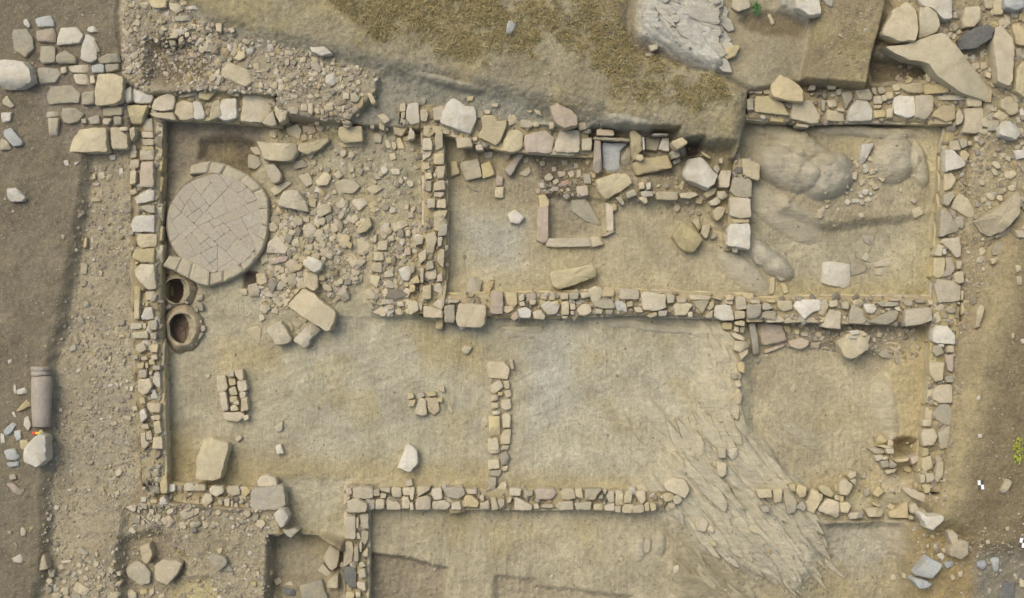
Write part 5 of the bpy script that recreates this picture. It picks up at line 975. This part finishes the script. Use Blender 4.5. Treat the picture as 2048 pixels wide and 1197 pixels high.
jar_stones = '125,340 185,330 190,400 150,440 125,400|270,445 325,440 330,490 280,500|580,375 665,370 660,450 590,450|590,490 660,490 665,580 610,580|150,600 230,590 215,680 160,700|640,770 690,760 695,830 645,850|230,990 310,1000 300,1120 220,1110|340,1030 400,1030 405,1060 350,1065|485,1000 530,990 540,1030 495,1035|545,970 585,965 580,1000 550,1010|190,740 220,750 215,830 190,820|180,520 260,490 270,540 200,570|560,520 610,560 600,610 560,590|430,450 490,470 480,495 440,490|615,690 650,690 650,740 620,740|630,850 680,860 640,920 600,950'
for st in jar_stones.split('|'):
    pl = [(300 + float(p.split(',')[0]) / 6.3, 530 + float(p.split(',')[1]) / 6.3) for p in st.split()]
    loose.append((poly_center([P(*p) for p in pl])[2], 'jp', pl, random.uniform(.07, .13), random.choice('ptgt')))

# the 270 largest loose stones are things of their own, the small rest is one mass of rubble
loose.sort(key=lambda t: -t[0])
groups = {}; rco = []; rfc = []; rcol = []
TONE = {'t': (184, 171, 145), 'y': (184, 169, 134), 'w': (190, 183, 166), 'b': (166, 167, 163), 'g': (154, 146, 127), 'd': (112, 110, 106), 'p': (172, 156, 138), 'r': (168, 130, 106)}
for k, (A, key, plan, rel, tone) in enumerate(loose):
    if k < 270:
        o, r = put_stone('stone', plan, rel=rel, mat=tone)
        tag(o, None, 'stone', LOOSE[key][1], 'thing'); groups.setdefault(key, []).append((o, o.location.x, o.location.y, A))
    else:
        pts, base, zt = stone_at(plan, rel=rel); co_, f_, c, r = stone_geo(pts, zt - base, _seed[0], fine=.8)
        n0 = len(rco); rco += [(c[0] + x, c[1] + y, base + z) for x, y, z in co_]
        for q in f_: rfc.append(tuple(n0 + i for i in (q if len(q) == 4 else (*q, q[2]))))
        w_ = random.uniform(.88, 1.0); rcol += [tuple(v * w_ for v in lin(*TONE[tone]))] * len(co_)
def extra_rubble(poly, n, lo, hi, tones):
    xs = [p[0] for p in poly]; ys = [p[1] for p in poly]; k = 0
    while k < n:
        a, b = random.uniform(min(xs), max(xs)), random.uniform(min(ys), max(ys)); ins = False
        for q in range(len(poly)):
            (ax, ay), (bx, by) = poly[q], poly[(q + 1) % len(poly)]
            if (ay > b) != (by > b) and a < (bx - ax) * (b - ay) / (by - ay) + ax: ins = not ins
        if not ins: continue
        k += 1; r = random.uniform(lo, hi) * random.choice((.6, .8, 1, 1)); t0 = random.uniform(0, 6.283); m = random.choice((4, 4, 5, 6)); e = random.uniform(.55, .95)
        loc = [(r * random.uniform(.8, 1.2) * math.cos(6.283 * q / m), e * r * random.uniform(.8, 1.2) * math.sin(6.283 * q / m)) for q in range(m)]
        plan = [(a + u * math.cos(t0) - v * math.sin(t0), b + u * math.sin(t0) + v * math.cos(t0)) for u, v in loc]
        pts, base, zt = stone_at(plan, rel=random.uniform(.35, .9) * r * PX); co_, f_, c, _ = stone_geo(pts, zt - base, _seed[0], fine=.6)
        n0 = len(rco); rco.extend((c[0] + x, c[1] + y, base + z) for x, y, z in co_)
        for q in f_: rfc.append(tuple(n0 + i for i in (q if len(q) == 4 else (*q, q[2]))))
        w_ = random.uniform(.82, 1.02); rcol.extend([tuple(v * w_ for v in lin(*TONE[random.choice(tones)]))] * len(co_))
extra_rubble([(545, 420), (600, 390), (700, 410), (740, 470), (720, 560), (650, 600), (560, 620), (515, 600), (545, 520), (555, 470)], 210, 5, 13, 'tttgy')
extra_rubble([(745, 470), (850, 440), (850, 630), (750, 625)], 70, 5, 11, 'tttgy')
extra_rubble([(600, 300), (840, 290), (850, 440), (720, 420)], 40, 5, 11, 'tttg')
extra_rubble([(560, 240), (820, 250), (830, 275), (560, 262)], 36, 5, 12, 'tttg')
extra_rubble([(250, 20), (420, 60), (750, 160), (740, 190), (480, 175), (420, 130), (250, 60)], 150, 4, 9, 'ttgg')
extra_rubble([(265, 1000), (540, 1010), (520, 1050), (270, 1060)], 60, 5, 11, 'tttg')
extra_rubble([(1200, 360), (1460, 340), (1460, 440), (1250, 402)], 46, 4, 10, 'tttgy')
extra_rubble([(1960, 180), (2060, 100), (2060, 420), (1960, 440)], 80, 5, 12, 'tttg')
extra_rubble([(1800, 60), (2060, 0), (2060, 200), (1960, 160)], 50, 6, 13, 'tttg')
extra_rubble([(1750, 870), (1850, 870), (1850, 1030), (1640, 1030), (1640, 960), (1740, 940)], 50, 5, 11, 'tttgy')
extra_rubble([(100, 1120), (240, 1100), (240, 1197), (90, 1197)], 60, 4, 9, 'ttg')
extra_rubble([(1600, 640), (1840, 645), (1840, 700), (1620, 690)], 50, 4, 9, 'ttg')
extra_rubble([(1705, 310), (1755, 305), (1750, 415), (1620, 435), (1640, 410), (1700, 395)], 36, 4, 9, 'ttw')
for key, items in groups.items(): label_group(items, LOOSE[key][0])
me = bpy.data.meshes.new('small_rubble'); me.from_pydata(rco, [], [tuple(dict.fromkeys(q)) for q in rfc])
a_ = me.color_attributes.new('Col', 'FLOAT_COLOR', 'POINT'); a_.data.foreach_set('color', np.c_[np.array(rcol), np.ones(len(rcol))].astype(np.float32).ravel())
me.polygons.foreach_set('use_smooth', [True] * len(me.polygons)); me.set_sharp_from_angle(angle=R(35))
tag(link('small_rubble', me, M['pebble']), 'small loose stones strewn between the larger ones', 'rubble', kind='stuff')

for ln in SINGLES.strip().splitlines():
    nm, label, cat, grp, off, st = ln.split('|')
    ox, oy = map(float, off.split()); plan, tone, h = outline(st, ox, oy)
    o, r = put_stone(nm, plan, rel=h, mat=tone, rough=1.1)
    tag(o, label, cat, None, 'thing')

# ------------------------------------------------------------------ round tiled floor
DZ = .24
def zm(st, s=4.276, ox=310, oy=310): return [(ox + float(p.split(',')[0]) / s, oy + float(p.split(',')[1]) / s) for p in st.split()]
x, y = P(430, 447, 0); rt = tag(empty('round_tiled_floor', (x, y, 0)), 'round floor of broken pinkish tiles inside a clay rim', 'tiled floor', None, 'thing')
me, c, r = stone_mesh(ccw([P(430 + 97 * math.cos(t), 447 + 100 * math.sin(t), DZ) for t in np.linspace(0, 2 * math.pi, 41)[:-1]]), DZ + .04, 77, rough=.15, rnd=.5, chaikin=0, facets=False, tilt=0)
link('bedding', me, M['bed'], rt, (c[0], c[1], -.055))
def split_poly(pl, nx_, ny_, d):
    A_, B_ = [], []
    for i in range(len(pl)):
        p, q = pl[i], pl[(i + 1) % len(pl)]; dp = p[0] * nx_ + p[1] * ny_ - d; dq = q[0] * nx_ + q[1] * ny_ - d
        if dp >= 0: A_.append(p)
        else: B_.append(p)
        if dp * dq < 0:
            t = dp / (dp - dq); m_ = (p[0] + (q[0] - p[0]) * t, p[1] + (q[1] - p[1]) * t); A_.append(m_); B_.append(m_)
    return [q for q in (A_, B_) if len(q) > 2]
tr = random.Random(31); todo = [[(430 + (95 + 2.2 * math.sin(5 * t + 1) * math.sin(3 * t)) * math.cos(t), 447 + (98 + 2.2 * math.sin(4 * t)) * math.sin(t)) for t in np.linspace(0, 2 * math.pi, 57)[:-1]]]; tiles = []
while todo:
    pl = todo.pop(); cxp, cyp, A = poly_center(pl)
    if A < tr.uniform(420, 1700): tiles.append(pl); continue
    best = None
    ex = [max(p[0] * c + p[1] * s_ for p in pl) - min(p[0] * c + p[1] * s_ for p in pl) for c, s_ in ((math.cos(R(-35)), math.sin(R(-35))), (math.cos(R(55)), math.sin(R(55))))]
    an = R((-35 if ex[0] > ex[1] * tr.uniform(.8, 1.25) else 55) + tr.gauss(0, 11)); c, s_ = math.cos(an), math.sin(an)
    todo += split_poly(pl, c, s_, cxp * c + cyp * s_ + tr.uniform(-.2, .2) * max(ex))
for pl in tiles:
    cxp, cyp, A = poly_center(pl)
    if A < 25: continue
    pl = [(cxp + (a - cxp) * (1 - .45 / max(math.dist((a, b), (cxp, cyp)), 3)), cyp + (b - cyp) * (1 - .45 / max(math.dist((a, b), (cxp, cyp)), 3))) for a, b in pl]
    zt = DZ + tr.uniform(-.014, .012); pts = ccw([P(a, b, zt) for a, b in pl]); _seed[0] += 1
    me, c, r = stone_mesh(pts, .045, _seed[0], rough=.1, rnd=.2, chaikin=0, facets=False, tilt=.12)
    link('tile', me, M['tile'], rt, (c[0], c[1], zt - .04))
OUT = zm('310,95 400,62 500,55 640,95 780,165 900,260 960,370 970,520 955,700 920,800 850,910 760,990 640,1070 420,1130 330,1080 180,1000 60,950')
INN = zm('300,165 400,158 480,160 620,190 740,240 830,320 880,420 905,520 895,640 860,740 800,830 740,880 600,985 480,1005 380,945 250,890 120,868')
def cum(pl):
    d = [0]
    for i in range(len(pl) - 1): d.append(d[-1] + math.dist(pl[i], pl[i + 1]))
    return d
def at(pl, d, t):
    t *= d[-1]; i = 0
    while i < len(d) - 2 and d[i + 1] < t: i += 1
    f = (t - d[i]) / (d[i + 1] - d[i]); return (pl[i][0] + (pl[i + 1][0] - pl[i][0]) * f, pl[i][1] + (pl[i + 1][1] - pl[i][1]) * f)
do, di = cum(OUT), cum(INN)
cuts = [0]
while cuts[-1] < 1: cuts.append(cuts[-1] + random.uniform(.05, .09))
cuts[-1] = 1
for a, b in zip(cuts, cuts[1:]):
    m_ = (a + b) / 2
    pl = [at(OUT, do, a), at(OUT, do, m_), at(OUT, do, b), at(INN, di, b), at(INN, di, m_), at(INN, di, a)]
    put_stone('rim_segment', pl, zt=DZ + random.uniform(-.012, .012) + (.05 if m_ > .78 else 0), mat='mud', parent=rt, rough=.7, rnd=3.0, chaikin=0, facets=False, tilt=.2, grow=.09)

# ------------------------------------------------------------------ sunken jars
def lathe(name, prof, ex, mat, parent, loc, n=40, wob=.012):
    co = []; f = []
    for k, (r_, z_) in enumerate(prof):
        for i in range(n):
            a = 2 * math.pi * i / n
            w = 1 + wob * 3 * mnoise.noise(Vector((math.cos(a) * 2, math.sin(a) * 2, k * .3)))
            co.append((r_ * w * math.cos(a), r_ * w * ex * math.sin(a), z_ + wob * 3.2 * mnoise.noise(Vector((math.cos(a) * 3, math.sin(a) * 3, 5 + ex))) + wob * 1.4 * mnoise.noise(Vector((math.cos(a) * 9, math.sin(a) * 9, 2)))))
    for k in range(len(prof) - 1):
        for i in range(n): f.append((k * n + i, k * n + (i + 1) % n, (k + 1) * n + (i + 1) % n, (k + 1) * n + i))
    me = bpy.data.meshes.new(name); me.from_pydata(co, [], f); me.polygons.foreach_set('use_smooth', [True] * len(f))
    return link(name, me, M[mat], parent, loc)
for q, (a, b, rx, ry, zz) in enumerate(POTS):
    zr = .12 if q == 0 else .15; x, y = P(a, b, zr); r_ = rx * PX; ex = ry / rx
    o = tag(empty('sunken_jar', (x, y, 0)), ('dark sunken jar with a thin pale rim touching the round floor', 'sunken jar with a thick clay collar below the dark jar')[q], 'jar')
    th = .022 if q == 0 else .06
    lathe('rim', [(r_ + .12, -.06), (r_ + .10 + th, .02), (r_ + th, zr - .03), (r_ + th * .8, zr), (r_, zr), (r_ - .004, zr - .03)], ex, 'clay', o, (x, y, 0), wob=.022)
    lathe('jar_body', [(r_ - .003, zr - .028), (r_ + .03, -.1), (r_ + .05, -.3), (r_ * .8, -.52 if q == 0 else -.2), (r_ * .4, -.56 if q == 0 else -.22), (.001, -.56 if q == 0 else -.22)], ex, 'claydark', o, (x, y, 0))
# ------------------------------------------------------------------ fallen column
x, y = P(83, 800, .7); zc = hz(x, y) + .06
o = tag(empty('fallen_column', (x, y, hz(x, y))), 'smooth brown grey column shaft lying on the brown west ground', 'column', None, 'thing')
def hcyl(name, prof, parent, loc, mat, n=36):
    co = []; f = []
    for k, (yy, r_) in enumerate(prof):
        for i in range(n):
            a = 2 * math.pi * i / n; p = Vector((math.cos(a) * r_, yy, math.sin(a) * r_)); nv = mnoise.noise_vector(p * 4) * .022 + mnoise.noise_vector(p * 12) * .008
            co.append(tuple(p + nv))
    for k in range(len(prof) - 1):
        for i in range(n): f.append((k * n + i, (k + 1) * n + i, (k + 1) * n + (i + 1) % n, k * n + (i + 1) % n))
    f += [tuple(range(n)), tuple((len(prof) - 1) * n + i for i in range(n))[::-1]]
    me = bpy.data.meshes.new(name); me.from_pydata(co, [], f); me.polygons.foreach_set('use_smooth', [len(q) == 4 for q in f])
    return link(name, me, M[mat], parent, loc)
hcyl('shaft', [(-.52, .155), (-.51, .172), (-.3, .18), (0, .188), (.3, .19), (.46, .19)], o, (x, y, zc), 'column')
hcyl('collar', [(.47, .17), (.475, .188), (.53, .19), (.54, .175), (.56, .175), (.57, .19), (.64, .19), (.65, .17)], o, (x - .015, y, zc), 'column')

# ------------------------------------------------------------------ small things people left
def boxm(name, sx, sy, sz, mat, parent, loc):
    v = [(a * sx / 2, b * sy / 2, c * sz) for c in (0, 1) for a, b in ((-1, -1), (1, -1), (1, 1), (-1, 1))]
    f = [(3, 2, 1, 0), (4, 5, 6, 7), (0, 1, 5, 4), (1, 2, 6, 5), (2, 3, 7, 6), (3, 0, 4, 7)]
    me = bpy.data.meshes.new(name); me.from_pydata(v, [], f); return link(name, me, M[mat], parent, loc)
x, y = P(67, 868, .85); z = hz(x, y)
o = tag(empty('plastic_tag', (x, y, z)), 'small red and yellow plastic tag beside the column end', 'tag')
boxm('red_half', .05, .05, .06, 'red', o, (x - .04, y, z)); boxm('yellow_half', .1, .045, .05, 'yellow', o, (x + .036, y, z))
for (a, b, lab, rot) in ((1961, 970, 'white and dark survey target on the brown bank inside the picture', .1), (2044, 1086, 'white and dark survey target cut by the right picture edge', -.2)):
    x, y = P(a, b, .8); z = hz(x, y)
    o = tag(empty('survey_target', (x, y, z)), lab, 'survey target', 'survey targets')
    for (u, v, mt, nm) in ((-.028, .045, 'white', 'white_square'), (.028, -.045, 'white', 'white_square'), (.028, .045, 'black', 'dark_square'), (-.028, -.045, 'black', 'dark_square')):
        q = boxm(nm, .055, .09, .012, mt, o, (x + u, y + v, z + .012))
    o.rotation_euler.z = rot

def weed(px_, py_, z, n, rad, mats, label):
    x, y = P(px_, py_, z); zz = hz(x, y); co = []; f = []
    for k in range(n):
        a = random.uniform(0, 6.283); d = rad * math.sqrt(random.random()); bx, by = d * math.cos(a) * .45, d * math.sin(a)
        L = random.uniform(.03, .075); t = random.uniform(0, 6.283); w = L * .28; h = random.uniform(.02, .12)
        ux, uy = math.cos(t), math.sin(t); b0 = len(co)
        co += [(bx, by, h), (bx + ux * L * .5 - uy * w, by + uy * L * .5 + ux * w, h + .015), (bx + ux * L, by + uy * L, h - .005), (bx + ux * L * .5 + uy * w, by + uy * L * .5 - ux * w, h + .015)]
        f.append((b0, b0 + 1, b0 + 2, b0 + 3))
    o = tag(empty('weed', (x, y, zz)), label, 'plant')
    me = bpy.data.meshes.new('leaves'); me.from_pydata(co, [], f); link('leaves', me, M[mats], o, (x, y, zz))
    sc = []; sf = []
    for k in range(7):
        a = k * .9; b0 = len(sc); e = Vector((math.cos(a) * rad * .3, math.sin(a) * rad * .7, .09))
        for q, p in enumerate((Vector((0, 0, -.02)), e)):
            for j in range(3): sc.append(tuple(p + Vector((math.cos(j * 2.09) * .004, math.sin(j * 2.09) * .004, 0))))
        for j in range(3): sf.append((b0 + j, b0 + (j + 1) % 3, b0 + 3 + (j + 1) % 3, b0 + 3 + j))
    me = bpy.data.meshes.new('stems'); me.from_pydata(sc, [], sf); link('stems', me, M[mats], o, (x, y, zz))
weed(2034, 900, .8, 80, .25, 'leaf', 'yellow green weed growing on the brown bank at the right edge')
weed(1510, 19, .7, 70, .12, 'leafd', 'small green plant in the hollow at the top edge')

# ------------------------------------------------------------------ gravel and dry grass
def in_poly(x, y, pts):
    ins = np.zeros(x.shape, bool)
    for k in range(len(pts)):
        ax, ay = pts[k]; bx, by = pts[(k + 1) % len(pts)]
        c = (ay > y) != (by > y); ins ^= c & (x < (bx - ax) * (y - ay) / ((by - ay) or 1e-9) + ax)
    return ins
def hzv(x, y):
    return H[np.clip(((y - Y0) / GS + .5).astype(int), 0, ny - 1), np.clip(((x - X0) / GS + .5).astype(int), 0, nx - 1)]
def scatter(poly, n, lo, sc, z=.3, dark=1.0, clump=1.5):
    pts = [P(a, b, z) for a, b in poly]; A = np.array(pts)
    x = rng.uniform(A[:, 0].min(), A[:, 0].max(), n * 4); y = rng.uniform(A[:, 1].min(), A[:, 1].max(), n * 4)
    k = in_poly(x, y, pts) & (fbm(x * 1.5, y * 1.5, 201, 3) * clump + .5 > rng.random(n * 4)); x, y = x[k][:n], y[k][:n]; m = len(x)
    s = lo + rng.gamma(1.6, sc, m)
    return np.c_[x, y, hzv(x, y) + s * .1], s, pcols(m, dark)
G = {
    'gravel': ('loose gravel and chips strewn over the ground around the excavated house', 'gravel', [
        ([(178, 312), (262, 300), (270, 960), (100, 960), (105, 735), (140, 600)], 1900, .008, .008, .4, .92),
        ([(95, 960), (270, 960), (560, 1020), (545, 1200), (80, 1250), (90, 1100)], 2400, .008, .008, .4, .95),
        ([(245, -50), (350, -10), (420, 45), (640, 110), (765, 150), (757, 190), (700, 245), (300, 182), (245, 170)], 2800, .009, .013, .6, 1.0),
        ([(765, 160), (1230, 250), (1460, 300), (1440, 330), (1165, 300), (800, 255)], 700, .007, .006, .5, .85),
        ([(1930, 200), (2150, 150), (2150, 430), (2000, 500), (1940, 660), (1880, 1000), (1850, 1040), (1900, 600)], 1700, .009, .012, .4, .97),
        ([(1780, 0), (2150, -50), (2150, 300), (1960, 210), (1800, 180)], 900, .012, .016, .5, 1.0),
        ([(1830, 1060), (2150, 1060), (2150, 1300), (1820, 1300)], 900, .008, .008, .7, .9),
        ([(-150, -50), (240, -50), (240, 160), (175, 310), (105, 735), (80, 1250), (-150, 1250)], 1500, .005, .005, .8, .85),
        ([(2060, 450), (2200, 440), (2200, 1100), (1900, 1060), (1960, 720)], 700, .006, .005, .8, .9),
        ([(420, -50), (1250, -50), (1480, 190), (1470, 280), (860, 140)], 1300, .005, .005, 1.1, .95),
        ([(1640, -50), (1770, -50), (1730, 165), (1612, 150)], 260, .006, .005, 1.1, .95)]),
    'rubble_chips': ('small stone chips in the rooms and between the fallen blocks', 'rubble', [
        ([(545, 400), (640, 380), (730, 440), (720, 560), (650, 620), (520, 620), (515, 560), (560, 470)], 800, .012, .02, .15, 1.05),
        ([(740, 460), (850, 440), (850, 630), (745, 625)], 420, .012, .018, .2, 1.0),
        ([(560, 262), (840, 270), (850, 440), (700, 430), (600, 350)], 420, .008, .01, .15, 1.0),
        ([(1070, 310), (1200, 300), (1190, 390), (1090, 395)], 300, .009, .01, .05, .8),
        ([(1200, 350), (1450, 340), (1470, 480), (1240, 400)], 260, .008, .009, .15, .95),
        ([(1500, 250), (1880, 250), (1880, 600), (1500, 600)], 420, .006, .006, .1, 1.0),
        ([(1500, 650), (1840, 650), (1840, 720), (1500, 690)], 420, .009, .01, .05, .9),
        ([(1520, 950), (1850, 930), (1850, 1040), (1520, 1040)], 320, .008, .008, .05, .95),
        ([(330, 640), (1460, 640), (1440, 970), (330, 960)], 1100, .004, .004, 0, .9),
        ([(900, 310), (1070, 320), (1060, 580), (900, 580)], 160, .005, .004, 0, .95),
        ([(1500, 700), (1780, 700), (1760, 950), (1500, 900)], 300, .004, .004, 0, .9),
        ([(1070, 500), (1460, 480), (1460, 580), (1070, 580)], 160, .004, .004, 0, .9),
        ([(740, 1025), (1340, 1030), (1360, 1250), (740, 1250)], 600, .005, .005, 0, .9),
        ([(1340, 1040), (1840, 1050), (1840, 1250), (1360, 1250)], 520, .007, .007, 0, .95),
        ([(320, 990), (560, 1000), (540, 1060), (260, 1060)], 420, .008, .009, .3, .95)]),
}
for nm, (lab, cat, zs) in G.items():
    ps = [scatter(*z_) for z_ in zs]
    o = pebbles(nm, np.concatenate([p[0] for p in ps]), np.concatenate([p[1] for p in ps]), np.concatenate([p[2] for p in ps]))
    tag(o, lab, cat, kind='stuff')

def grass(n):
    pts = [P(a, b, .8) for a, b in ((560, -80), (1262, -80), (1250, 60), (1268, 100), (1440, 155), (1470, 180), (1400, 220), (1300, 205), (1100, 160), (900, 115), (760, 80))]
    A = np.array(pts); t = n // 14
    x = rng.uniform(A[:, 0].min(), A[:, 0].max(), t * 6); y = rng.uniform(A[:, 1].min(), A[:, 1].max(), t * 6)
    m = in_poly(x, y, pts) & (fbm(x * 1.6, y * 1.6, 95, 4) * 2.6 + .3 > rng.random(t * 6)); x, y = x[m][:t], y[m][:t]; t = len(x)
    hue = rng.choice(5, t, p=[.3, .27, .2, .13, .1]); size = rng.uniform(.6, 1.4, t)
    k = np.repeat(np.arange(t), 14); n = len(k)
    x = x[k] + rng.normal(0, .03, n) * size[k]; y = y[k] + rng.normal(0, .03, n) * size[k]; z = hzv(x, y)
    a = rng.uniform(0, 6.283, n); L = rng.uniform(.05, .15, n) * size[k]; w = rng.uniform(.003, .0075, n); up = rng.uniform(.02, .09, n) * size[k]
    dx, dy = np.cos(a), np.sin(a); b2 = a + rng.uniform(-.7, .7, n)
    p0 = np.c_[x - dy * w, y + dx * w, z]; p1 = np.c_[x + dy * w, y - dx * w, z]
    mx, my = x + dx * L * .5, y + dy * L * .5
    p2 = np.c_[mx + dy * w * .8, my - dx * w * .8, z + up]; p3 = np.c_[mx - dy * w * .8, my + dx * w * .8, z + up]
    p4 = np.c_[mx + np.cos(b2) * L * .5, my + np.sin(b2) * L * .5, z + up * .8]
    co = np.stack([p0, p1, p2, p3, p4], 1).reshape(-1, 3); b0 = (np.arange(n) * 5)[:, None]
    f = np.concatenate([b0 + np.array([[0, 1, 2]]), b0 + np.array([[0, 2, 3]]), b0 + np.array([[3, 2, 4]])])
    pal = np.array([lin(170, 152, 106), lin(160, 143, 100), lin(152, 139, 104), lin(130, 125, 84), lin(188, 174, 134)])
    c = pal[np.where(rng.random(n) < .75, hue[k], rng.integers(0, 5, n))] * rng.uniform(.75, 1.1, (n, 1))
    tag(link('dry_grass', mesh_np('dry_grass', co, f, False, np.repeat(c, 5, 0)), M['blade']), 'dry yellow grass on the raised bank at the top', 'grass', kind='stuff')
grass(20000)
